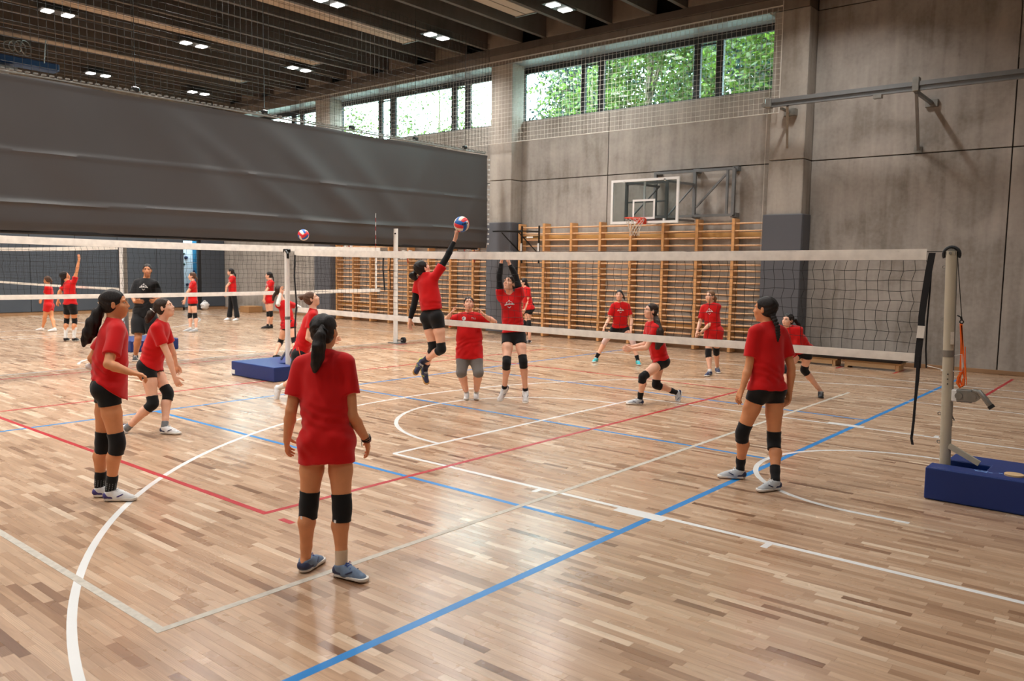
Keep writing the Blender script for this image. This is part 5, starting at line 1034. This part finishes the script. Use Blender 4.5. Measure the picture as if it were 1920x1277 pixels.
    # ---- face details
    if face:
        mb = MB(); mbi = MB()
        def sph(mb_, c, r, n=8):
            bm = bmesh.new(); bmesh.ops.create_icosphere(bm, subdivisions=2, radius=r); mb_.add([c + rh * v.co.x + fh * v.co.y * .8 + uh * v.co.z * .62 for v in bm.verts], [[v.index for v in f.verts] for f in bm.faces]); bm.free()
        for q in (-1, 1):
            m2 = MB(); sph(m2, hp(q * .032, .073, .012), .0125 * hs); m2.build('eye', EYEW, t, smooth=True); m3 = MB(); sph(m3, hp(q * .032, .0795, .012), .0072 * hs); m3.build('iris', EYED, t, smooth=True)
            MB().tube([hp(q * .014, .091, .030), hp(q * .034, .088, .036), hp(q * .052, .072, .030)], [.0035 * hs, .004 * hs, .0022 * hs], 6).build('eyebrow', HR[hair], t, smooth=True)
        Fm = Field(); Fm.ell(hp(0, .0915, -.053), np.array((.021, .0118, .0052)) * hs, FR, .004); Fm.ell(hp(0, .0895, -.064), np.array((.019, .0118, .0058)) * hs, FR, .004); fobj('lips', Fm, .0035 if res < 2 else .005, LIP, t)
    # ---- hair
    Hf = Field(); th = .009 if not bald else .008
    Hf.ell(hp(0, -.022, .034), np.array((.074 + th, .098 + th, .087 + th)) * hs, FR, .01); Hf.ell(hp(0, -.035, -.02), np.array((.072 + th * .6, .07, .07)) * hs, FR, .02)
    Hf.ell(hp(0, .112, -.032), np.array((.086, .090, .100)) * hs, FR, .022, 's'); 
    for q in (-1, 1): Hf.ell(hp(q * .090, .016, -.034), np.array((.018, .030, .046)) * hs, FR, .006, 's')
    Hf.ell(hp(0, -.02, -.155), np.array((.11, .11, .075)) * hs, FR, .004, 's')
    if bald: Hf.ell(hp(0, .125, -.005), np.array((.09, .078, .085)) * hs, FR, .004, 's')
    hv = {0: .0052, 1: .0062, 2: .0085, 3: .012}[res]; Hf.disp = lambda x, y, z: .0022 * np.sin(70 * np.sqrt(((x - HD[0]) * rh[0] + (y - HD[1]) * rh[1]) ** 2 + (.6 * (z - HD[2])) ** 2) * 2.2 + 7 * np.sin(6 * (z - HD[2]) * 4)) + .0012 * np.sin(160 * ((x - HD[0]) * rh[0] + (y - HD[1]) * rh[1]) + 40 * (z - HD[2]))
    ho = fobj('hair', Hf, hv, HR[hair], t)
    if tail and ho is not None:
        pts = [ptz(a, b, c + (hd[2] if len(hd) > 2 else 0)) for (a, b, c, r) in tail]; rs = [q[3] * s for q in tail]; Tf = Field()
        if tail_kind == 'braid':
            tot = 0; P2 = []
            for i in range(len(pts) - 1):
                n_ = max(2, int(np.linalg.norm(pts[i + 1] - pts[i]) / .022))
                for j in range(n_): P2.append((pts[i] + (pts[i + 1] - pts[i]) * j / n_, rs[i] + (rs[i + 1] - rs[i]) * j / n_))
            sdv = RH
            for i, (p, r) in enumerate(P2): Tf.cone(p + sdv * r * .45, p - sdv * r * .25 - UPW * r * .8, r * .72, r * .6, .003); Tf.cone(p - sdv * r * .45 - UPW * .006, p + sdv * r * .25 - UPW * (.006 + r * .8), r * .72, r * .6, .003)
        else:
            for i in range(len(pts) - 1): Tf.cone(pts[i], pts[i + 1], rs[i], rs[i + 1], .015)
            p0 = rng.uniform(0, 6); Tf.disp = lambda x, y, z: (.0030 * np.sin(120 * (x * RH[0] + y * RH[1]) + 14 * z + p0) + .0022 * np.sin(170 * (x * FH[0] + y * FH[1]) + 70 * (x * RH[0] + y * RH[1]) - 9 * z)) * (1 if res < 3 else .4)
        fobj('ponytail' if tail_kind != 'braid' else 'braid', Tf, hv, HR[hair], ho)
        if tie: c_ = ptz(tie[0], tie[1], tie[2] + (hd[2] if len(hd) > 2 else 0)); MB().ring(c_, nrm(pts[1] - pts[0]), tie[3] * s, .007 * s, 14, 6).build('hair_tie', CL[tie[4]], ho, smooth=True)
    return t, J, K, dict(fc=fc, rc=rc, up=up, PEL=PEL, NK=NK, HD=HD, s=s)
# ================================================================ THE PLAYERS AND THE COACH
# joints are read off the photograph and put at their own distance in the hall; arms: (elbow, wrist, hand) with +1 away / -1 toward the camera
def A(ex, ey, es, wx, wy, ws, hx, hy, hs_): return ((ex, ey, es), (wx, wy, ws), (hx, hy, hs_))
RED = dict()
# nearest player seen from behind, centre
p, J, K, I = person('player seen from behind in the centre foreground, long red t-shirt, grey-blue shoes', 1.66, (617, 1078), (613, 822, .0), (606, 667, .03), (609, 622, .05), (183, 178, 163),
    A(660, 779, -.2, 687, 825, 1, 694, 856, 1), A(546, 770, .2, 538, 826, 1, 539, 852, 1),
    ((641, 952, 1), ('g', 640, 1056), ('g', 672, 1083)), ((579, 946, 1), ('g', 573, 1046), ('g', 594, 1052)), res=0, skin='b', hair='black',
    tail=[(604, 616, -.115, .022), (601, 630, -.15, .034), (598, 650, -.165, .040), (595, 668, -.16, .039), (592, 684, -.155, .031), (590, 695, -.15, .016)], tie=(604, 621, -.115, .03, 'blackc'),
    outfit=dict(hem=.15, shorts='blackc', short_len=.07, sock_h=.10, socks=(True, False), sock='nude', shirt_r=1.03, sleeve_l=.68, short_r=.0), face=False, shoe='greyblue', hand_curl=(.7, .75), pitch=4)
W_ = J[1][2]; d_ = nrm(J[1][3] - J[1][2]); b_ = W_ - d_ * .012
MB().ring(b_, d_, .030, .0045, 18, 6).ring(b_ - d_ * .012, nrm(d_ + RH * .25), .030, .003, 18, 5).build('bracelet', CL['blackc'], p, smooth=True); MB().ring(b_ + d_ * .012, nrm(d_ - RH * .2), .0285, .0035, 18, 6).build('bead_bracelet', mat('brown_beads', srgb(126, 52, 40), .5), p, smooth=True)
MB().tube([b_ - RH * .022, b_ - RH * .03 - UPW * .03, b_ - RH * .026 - UPW * .055], .0022, 5).build('bracelet_cord', CL['blackc'], p)
for px, py in ((565, 971), (628, 978)):
    sd = -1 if px < 600 else 1; q = at(px, py, depth_of(K[sd][1]) - .085); MB().box(-.008, .008, -.002, .002, -.009, .009).build('pad_label', PRINT, p, org=(0, 0, 0)).location = Vector(q) - ORG[p.name]
# player at left, in profile, ponytail
p, J, K, I = person('player standing at left in profile with long black ponytail and striped black socks', 1.69, (200, 943), (201, 724, .0), (215, 606, .0), (216, 570, .0), (118, 125, 108),
    A(203, 683, -1, 246, 699, -.3, 262, 702, 0), A(173, 672, 1, 200, 705, 1, 222, 702, 0),
    ((220, 831, 1), ('g', 207, 919), ('g', 250, 934)), ((193, 829, 1), ('g', 187, 912), ('g', 232, 925)), res=0, skin='b', hair='black', pitch=2,
    tail=[(193, 573, -.02, .030), (183, 588, -.03, .042), (175, 606, -.04, .052), (168, 624, -.04, .052), (161, 638, -.04, .036), (157, 646, -.04, .018)], tie=(192, 571, -.02, .032, 'nude'),
    outfit=dict(hem=.01, hem_tilt=.62, shorts='blackc', short_len=.13, sock_h=.13, shirt_r=1.06, sleeve_l=.72), shoe='white_purple', palm=((0, 0, -1), None), hand_curl=(1.25, 1.0))
for sd in (1, -1):
    An, Kn = K[sd][2], K[sd][1]; u = nrm(Kn - An); a_ = nrm(np.cross(u, UPW + [.3, 0, 0])); c_ = np.cross(u, a_)
    for k in range(12):
        th_ = 2 * math.pi * k / 12; w_ = a_ * math.cos(th_) + c_ * math.sin(th_); mb = MB()
        for j in range(6): q = An + u * (.012 + j * .017); mb.beam(q + w_ * .0425, q + u * .010 + w_ * .0425, .005, .003, up=w_)
        o = mb.build('sock_stripe', CL['greyk'], p); o['kind'] = 'stuff'
mb = Field(); W_ = J[-1][2]; E_ = J[-1][1]; q = at(171, 687, depth_of(I['PEL']) + .16); mb.cone(q - RH * .02, q + RH * .03 - UPW * .02, .028, .028, .01, None); fobj('wristband', mb, .005, CL['white'], p)
# player beside her, leaning forward
p, J, K, I = person('player leaning forward just right of the profile player, white hair tie', 1.66, (312, 810), (281, 683, .0), (303, 606, -.02), (309, 577, -.04), (100, 96, 92),
    A(315, 666, -.4, 327, 706, 0, 335, 722, 0), A(322, 655, 1, 330, 684, 1, 334, 698, 1),
    ((287, 757, -.5), ('d', 238, 803, -.12), ('s', 222, 826, 0)), ((315, 737, .5), ('g', 309, 799), ('g', 338, 812)), res=1, skin='a', hair='dbrown', pitch=16,
    tail=[(289, 583, -.02, .036), (283, 589, -.03, .040), (278, 597, -.03, .036), (276, 604, -.03, .018)], tie=(287, 583, -.02, .036, 'white'),
    outfit=dict(hem=-.02, hem_tilt=.4, short_len=.14, sock_h=.055, sock='greyk', sleeve_l=.66), shoe='white', hand_curl=(.9, .9))
# player with a bun, looking up, behind the centre player
p, J, K, I = person('player with brown bun looking up, half hidden behind the centre player', 1.60, (545, 752), (562, 664, .1), (588, 584, .1), (585, 561, .1), (112, 105, 96),
    A(577, 634, -1, 600, 648, 0, 612, 645, 0), A(600, 630, 1, 622, 640, 1, 632, 636, 0),
    ((556, 712, -.3), ('s', 524, 727, 1), ('s', 517, 757, 0)), ((594, 700, .3), ('d', 592, 748, .15), ('y', 110)), res=1, skin='a', hair='brown', pitch=24,
    tail=[(570, 557, 0, .040), (565, 558, 0, .034), (561, 557, 0, .016)], outfit=dict(hem=.06, short_len=.22, short_r=.02, flare=.02, sock_h=.14, sock='white', pad_r=False, sleeve_l=.66), shoe='white_plain', hand_curl=(.5, .5))
Hp, Kn = K[1][0], K[1][1]; u = nrm(Kn - Hp); ribbon([at(559 + i * 1.4, 651 + i * 5.2, depth_of(Hp) - .118) for i in range(5)], .012, .004, 'side_stripe', mat('orange_stripe', srgb(226, 100, 60), .6), p, side=tuple(RH))
# jumping attacker with the ball
G5 = onY(815, 745, 7.45); G5[2] = 0; G5 = tuple(G5)
p, J, K, I = person('player jumping at the near net in long black arm sleeves, hitting the ball', 1.66, G5, (811, 593, 0), (800, 517, 0), (792, 503, .02), (148, 150, 128),
    A(838, 482, .4, 852, 452, .5, 859, 430, .5), A(777, 570, 0, 769, 599, 0, 768, 613, 0),
    ((828, 655, -.2), ('s', 793, 678, 1), ('s', 778, 700, 1)), ((812, 652, .4), ('s', 797, 692, 1), ('s', 800, 720, 0)), res=1, skin='a', hair='black', pitch=30,
    tail=[(781, 510, 0, .028), (776, 514, 0, .036), (771, 517, 0, .034), (777, 521, 0, .032), (783, 523, 0, .022)], outfit=dict(hem=-.09, short_len=.15, sock='navy', sock_h=.11, sleeves='blackc', sleeve_l=.55), shoe='gum', hand_curl=(.35, .5))
PJ = J
# goalkeeper-like coach woman in grey leggings
person('player in grey leggings facing the camera with both hands raised beside her face', 1.51, (882, 750), (880, 658, 0), (880, 589, 0), (879, 570, -.03), (0, 0, 4),
    A(834, 604, -.3, 846, 588, -1, 853, 575, 0), A(927, 604, -.3, 906, 590, -1, 897, 577, 0), ((865, 698, -1), ('g', 875, 737), ('g', 872, 755)), ((897, 698, -1), ('g', 893, 737), ('g', 895, 756)), res=1, girth=1.28, skin='a', hair='dbrown', pitch=14,
    outfit=dict(hem=.12, pants='grey', pants_len=.12, sock='white', sock_h=.05, logo='disc', sleeve_l=.72, shirt_r=1.07), shoe='white_plain', hand_curl=(.35, .35))
# blocker behind the net
G7 = onY(962, 752, 8.42); G7[2] = 0; G7 = tuple(G7)
person('player blocking behind the near net with both black-sleeved arms straight up', 1.66, G7, (963, 628, 0), (957, 553, 0), (955, 532, -.03), (-8, -14, -30),
    A(936, 520, -.2, 940, 492, 0, 946, 474, 0), A(967, 518, -.2, 955, 495, -.2, 951, 474, 0), ((950, 681, -.5), ('d', 946, 726, .0), ('s', 938, 748, -1)), ((981, 678, -.5), ('d', 985, 731, .0), ('s', 985, 752, -1)), res=1, girth=.96, skin='a', hair='dbrown', pitch=22,
    tail=[(968, 536, .1, .02), (971, 545, .12, .02), (972, 552, .12, .012)], outfit=dict(hem=-.05, short_len=.13, sock='blackc', sock_h=.035, sleeves='blackc', logo='crest', sleeve_l=.4), shoe='white', hand_curl=(.18, .18))
# behind her
person('player standing behind the blocker near the pillar pad, black sleeve on one arm', 1.62, (992, 644), (991, 578, 0), (985, 541, 0), (981, 530, 0), (-50, -60, -75),
    A(999, 572, 0, 995, 586, -.3, 992, 592, 0), A(990, 565, 1, 985, 580, 0, 981, 586, 0), ((992, 607, -.5), ('f', 993, 0), ('y', -60)), ((985, 606, -.5), ('f', 984, .1), ('y', -65)), res=2, skin='a', hair='black', outfit=dict(sleeves='blackc', sleeve_sides=(1,), short_len=.14, sock_h=0, hem=.03), tail=[(988, 532, .0, .025), (991, 538, 0, .024), (991, 545, 0, .012)], shoe='black_w')
# wide stance receiver
person('player in wide ready stance in front of the wall bars, turquoise shoes', 1.60, (1160, 682), (1163, 612, .15), (1163, 569, 0), (1161, 554, -.03), (-6, -4, -14),
    A(1141, 600, -.5, 1133, 614, -1, 1129, 623, 0), A(1184, 600, -.5, 1183, 618, -1, 1184, 628, 0), ((1135, 639, -1), ('g', 1118, 671), ('g', 1106, 680)), ((1186, 640, -1), ('g', 1196, 676), ('g', 1203, 686)), res=2, skin='a', hair='black', pitch=4,
    tail=[(1167, 553, .08, .03), (1170, 558, .1, .02), (1171, 562, .1, .01)], outfit=dict(hem=.0, short_len=.16, short_r=.012, pad='skinny', sock_h=.11, logo='crest', sleeve_l=.7), shoe='teal')
# crouching with long hair
p, J, K, I = person('player lunging low in profile with very long dark hair, near the red line', 1.62, (1203, 758), (1238, 675, .12), (1222, 606, 0), (1220, 583, -.02), (-82, -78, -72),
    A(1210, 646, 1, 1185, 650, 0, 1176, 653, 0), A(1212, 652, -1, 1186, 655, 0, 1174, 652, 0), ((1230, 722, .3), ('s', 1268, 736, .6), ('s', 1272, 764, 0)), ((1205, 707, -.5), ('g', 1200, 748), ('g', 1180, 756)), res=1, skin='a', hair='dbrown', pitch=8,
    tail=[(1228, 592, 0, .032), (1232, 604, -.06, .045), (1236, 622, -.12, .062), (1237, 640, -.14, .062), (1233, 652, -.14, .035)], tie=(1229, 596, -.01, .03, 'greyk'), outfit=dict(hem=-.03, short_len=.13, sock_h=.11, sleeve_l=.6), shoe='silver_navy', hand_curl=(.4, .4))
# girl in red shorts
person('player in red shorts with joined forearms by the wall bars', 1.60, (1332, 704), (1338, 620, .05), (1332, 571, 0), (1331, 556, -.03), (-35, -32, -45),
    A(1313, 603, -.2, 1307, 623, -1, 1304, 633, 0), A(1333, 606, -1, 1316, 622, -.6, 1308, 632, 0), ((1328, 662, -.8), ('g', 1331, 696), ('g', 1316, 706)), ((1343, 658, .2), ('g', 1345, 690), ('g', 1350, 700)), res=2, skin='a', hair='lbrown', pitch=4,
    tail=[(1337, 553, .02, .03), (1341, 560, .04, .03), (1341, 568, .05, .016)], outfit=dict(hem=.05, shorts='redshort', short_len=.20, short_r=.022, flare=.012, sock='white', sock_h=.04, logo='crest', sleeve_l=.72, pad_l=True), shoe='navy')
# player from behind on the right, braid
p, J, K, I = person('player seen from behind at right with a black braid, standing on the blue sideline', 1.70, (1424, 912), (1438, 726, 0), (1441, 612, .0), (1434, 580, .02), (-160, -158, -128),
    A(1484, 690, .2, 1481, 733, 0, 1477, 755, 0), A(1404, 688, -.3, 1392, 728, -.2, 1384, 747, 0), ((1451, 826, .4), ('g', 1454, 900), ('g', 1427, 918)), ((1392, 811, .4), ('g', 1388, 880), ('g', 1373, 893)), res=0, skin='b', hair='black',
    tail=[(1448, 590, -.07, .026), (1453, 600, -.10, .021), (1458, 612, -.12, .020), (1459, 628, -.12, .019), (1458, 642, -.12, .007)], tail_kind='braid', outfit=dict(hem=.015, short_len=.12, sock_h=.13, sleeve_l=.76, shirt_r=1.02), shoe='silver_navy', hand_curl=(.6, .7))
Fc_ = Field(); Fc_.cone(I['NK'] + I['up'] * .0, I['NK'] + I['up'] * .028, .064, .060, .01, None, [(I['NK'] + I['up'] * .035, I['up'])]); fobj('neck_band', Fc_, .005, CL['blackc'], p)
# crouching at far right behind
person('player crouching behind the braided player, one leg stretched to the right', 1.55, (1525, 749), (1506, 656, .1), (1481, 617, 0), (1477, 601, 0), (-50, -50, -55),
    A(1490, 650, -.5, 1475, 665, -1, 1468, 668, 0), A(1497, 645, .3, 1480, 660, 0, 1474, 663, 0), ((1474, 694, -1), ('g', 1466, 742), ('y', -60)), ((1508, 694, -.6), ('g', 1539, 734), ('g', 1541, 750)), res=1, skin='a', hair='black', pitch=4,
    tail=[(1490, 600, .04, .03), (1497, 608, .05, .028), (1501, 618, .05, .034), (1502, 630, .05, .02)], outfit=dict(hem=.0, short_len=.14, sock_h=0, sleeve_l=1.0), shoe='black')
# ---- far side of the hall
person('girl in red shirt and shorts at far left, side on, white shoes', 1.50, (91, 621), (91, 572, 0), (91, 536, 0), (88, 525, 0), (-80, -80, -85), A(97, 556, -.4, 108, 553, 0, 113, 551, 0), A(84, 556, .5, 78, 561, 0, 76, 566, 0),
    ((97, 596, -.3), ('f', 103, -.1), ('y', -75)), ((84, 595, .3), ('f', 80, .1), ('y', -80)), res=3, skin='b', hair='brown', tail=[(93, 521, 0, .03), (97, 527, 0, .026), (96, 533, 0, .012)], outfit=dict(shorts='redshort', short_len=.18, short_r=.02, pad_r=False, pad_l=False, sock='white', sock_h=.03, hem=.04, logo=None), shoe='white_plain', face=False)
person('girl reaching one arm up beside the far left net, black knee pads', 1.64, (130, 640), (132, 571, 0), (130, 529, 0), (122, 517, 0), (165, 160, 130), A(144, 508, 0, 148, 488, 0, 148, 474, 0), A(111, 548, 0, 109, 563, 0, 107, 573, 0),
    ((140, 602, .5), ('f', 139, 0), ('y', 175)), ((125, 602, .5), ('f', 123, 0), ('y', 185)), res=3, skin='b', hair='black', pitch=25, tail=[(117, 519, 0, .035), (117, 532, 0, .035), (118, 545, 0, .02)], outfit=dict(hem=.0, short_len=.22, sock='white', sock_h=.26, sleeve_l=.5), shoe='black_w', face=False)
p, J, K, I = person('man in black t-shirt and long black shorts behind the two left players', 1.88, (262, 678), (271, 584, 0), (274, 525, 0), (276, 507, -.02), (12, 8, 22), A(249, 553, -.2, 252, 566, -1, 270, 565, -1), A(298, 551, -.2, 296, 564, -1, 283, 565, -1),
    ((259, 634, -1), ('g', 254, 667), ('g', 249, 682)), ((289, 632, -1), ('g', 291, 668), ('g', 294, 683)), res=2, girth=1.08, skin='c', hair='black', bald=True, outfit=dict(shirt='black_tee', shorts='black_tee', hem=.10, short_len=.38, short_r=.02, flare=.03, pad_r=False, pad_l=False, sock_h=.03, logo='crest', sleeve_l=.72, shirt_r=1.05), shoe='black_w')
person('girl with white forearm sleeves in front of the blue-lit doorway', 1.62, (362, 622), (361, 565, 0), (362, 529, 0), (360, 518, 0), (-55, -55, -75), A(367, 549, -.4, 365, 561, -1, 362, 568, 0), A(350, 550, .3, 347, 562, 0, 345, 568, 0),
    ((356, 592, -.3), ('f', 357, 0), ('y', -70)), ((366, 592, -.3), ('f', 368, -.1), ('y', -70)), res=3, skin='a', hair='brown', tail=[(366, 517, 0, .03), (369, 523, 0, .028), (368, 530, 0, .014)], outfit=dict(hem=.06, short_len=.12, sock='white', sock_h=.04, sleeves='white', sleeve_sides=(1,), sleeve_from_elbow=True, logo='crest'), shoe='silver_navy')
person('girl in black trousers and red t-shirt by the far concrete wall', 1.68, (437, 601), (436, 550, 0), (435, 519, 0), (432, 510, 0), (-45, -45, -80), A(439, 537, -.3, 438, 549, -.5, 437, 555, 0), A(425, 537, .3, 423, 549, 0, 423, 555, 0),
    ((432, 577, -.4), ('f', 430, .05), ('y', -40)), ((442, 577, -.4), ('f', 445, -.05), ('y', -30)), res=3, skin='a', hair='black', tail=[(437, 509, 0, .026), (441, 515, 0, .024), (442, 521, 0, .012)], outfit=dict(hem=.07, pants='blackc', pants_len=.97, flare=.022, logo='crest'), shoe='white_plain')
person('girl in red with black high shoes left of the slim white post', 1.62, (504, 616), (504, 562, 0), (507, 527, 0), (504, 517, 0), (-45, -48, -78), A(511, 549, -.3, 508, 560, -.5, 504, 565, 0), A(497, 548, .3, 495, 560, 0, 496, 566, 0),
    ((504, 589, -.4), ('f', 502, 0), ('y', -70)), ((508, 588, .2), ('f', 509, .1), ('y', -60)), res=3, skin='a', hair='black', tail=[(509, 514, 0, .028), (512, 521, 0, .024), (513, 528, 0, .012)], outfit=dict(hem=.08, shorts='redshort', short_len=.10, short_r=.015, sock='blackc', sock_h=.05, logo='crest'), shoe='black')
p, J, K, I = person('player in red behind the slim white post, white sleeves, one hand raised', 1.58, (524, 672), (541, 606, .0), (532, 567, 0), (524, 546, 0), (150, 150, 160), A(556, 574, .9, 570, 582, .8, 580, 586, 0), A(521, 570, -.9, 526, 549, .8, 529, 533, 0),
    ((552, 640, .3), ('g', 556, 668), ('y', 150)), ((526, 641, .3), ('g', 516, 665), ('y', 160)), res=2, skin='a', hair='dbrown', tail=[(518, 548, -.04, .035), (513, 556, -.05, .03), (512, 563, -.05, .02)], outfit=dict(hem=.10, shorts='blackc', short_len=.12, sleeves='white', sock_h=.0), shoe='black', face=False)
# ================================================================ BALLS
def ball(px, py, dep, r, label, cols, rot, letters=False):
    c = at(px, py, dep); t = thing('volleyball', label, 'ball', tuple(c)); Rm = Matrix.Rotation(rot[0], 3, 'X') @ Matrix.Rotation(rot[1], 3, 'Y') @ Matrix.Rotation(rot[2], 3, 'Z')
    # 18 panels: six faces of a cube, three strips each, seams pressed in
    for f in range(6):
        i, sg = f // 2, (1 if f % 2 else -1)
        for k in range(3):
            V = []; nu, nv = 9, 25
            for a in range(nu):
                for b_ in range(nv):
                    o = -1 + (k + a / (nu - 1)) * 2 / 3; e = -1 + 2 * b_ / (nv - 1); v = [0, 0, 0]; v[i] = sg; v[(i + 1) % 3] = math.tan(o * math.pi / 4); v[(i + 2) % 3] = math.tan(e * math.pi / 4)
                    d = min(min(abs(o - q) for q in (-1, -1 / 3, 1 / 3, 1)), 1 - abs(e)); v = Vector(v).normalized(); V.append(np.array(Rm @ (v * (r * (1 - .03 * math.exp(-(d / .05) ** 2))))) + c)
            Fc = [(a * nv + q, (a + 1) * nv + q, (a + 1) * nv + q + 1, a * nv + q + 1) for a in range(nu - 1) for q in range(nv - 1)]
            if sg < 0: Fc = [x[::-1] for x in Fc]
            MB().add(V, Fc).build('panel', cols[k] if f % 2 else cols[(k + 1) % 3], t, smooth=True)
    if letters:
        mb = MB(); e1 = nrm(np.array(RH) * .93 + UPW * .28); e2 = nrm(UPW - e1 * (UPW @ e1)); n0 = -FH
        for k, (w_, h_) in enumerate(((.010, .020), (.012, .016), (.012, .020), (.010, .018), (.012, .020))):
            P_ = []
            for (a, b) in ((0, 0), (w_, 0), (w_, h_), (0, h_)):
                u = .012 + k * .0155 + a; v = -.020 + b; q = e1 * u + e2 * v; q = q + n0 * math.sqrt(max(r * r - q @ q, 0)); P_.append(c + nrm(q) * (r + .0012))
            mb.add(P_, [(0, 1, 2, 3)])
        mb.build('ball_print', M['black'], t)
    return t
bw = mat('ball_white', srgb(232, 222, 206), .45); bb = mat('ball_blue', srgb(24, 96, 176), .45); br = mat('ball_red', srgb(222, 50, 58), .45)
tipd = depth_of(PJ[1][3])
ball(865.5, 420.5, depth_of(PJ[1][3]) + .04, .103, 'red, white and blue volleyball at the fingertips of the jumping player', [bb, bw, br], (.25, .35, .2), True)
ball(569, 440.5, 15.0, .103, 'red, white and blue volleyball in the air before the grey curtain', [br, bw, bb], (.9, .3, 1.1))
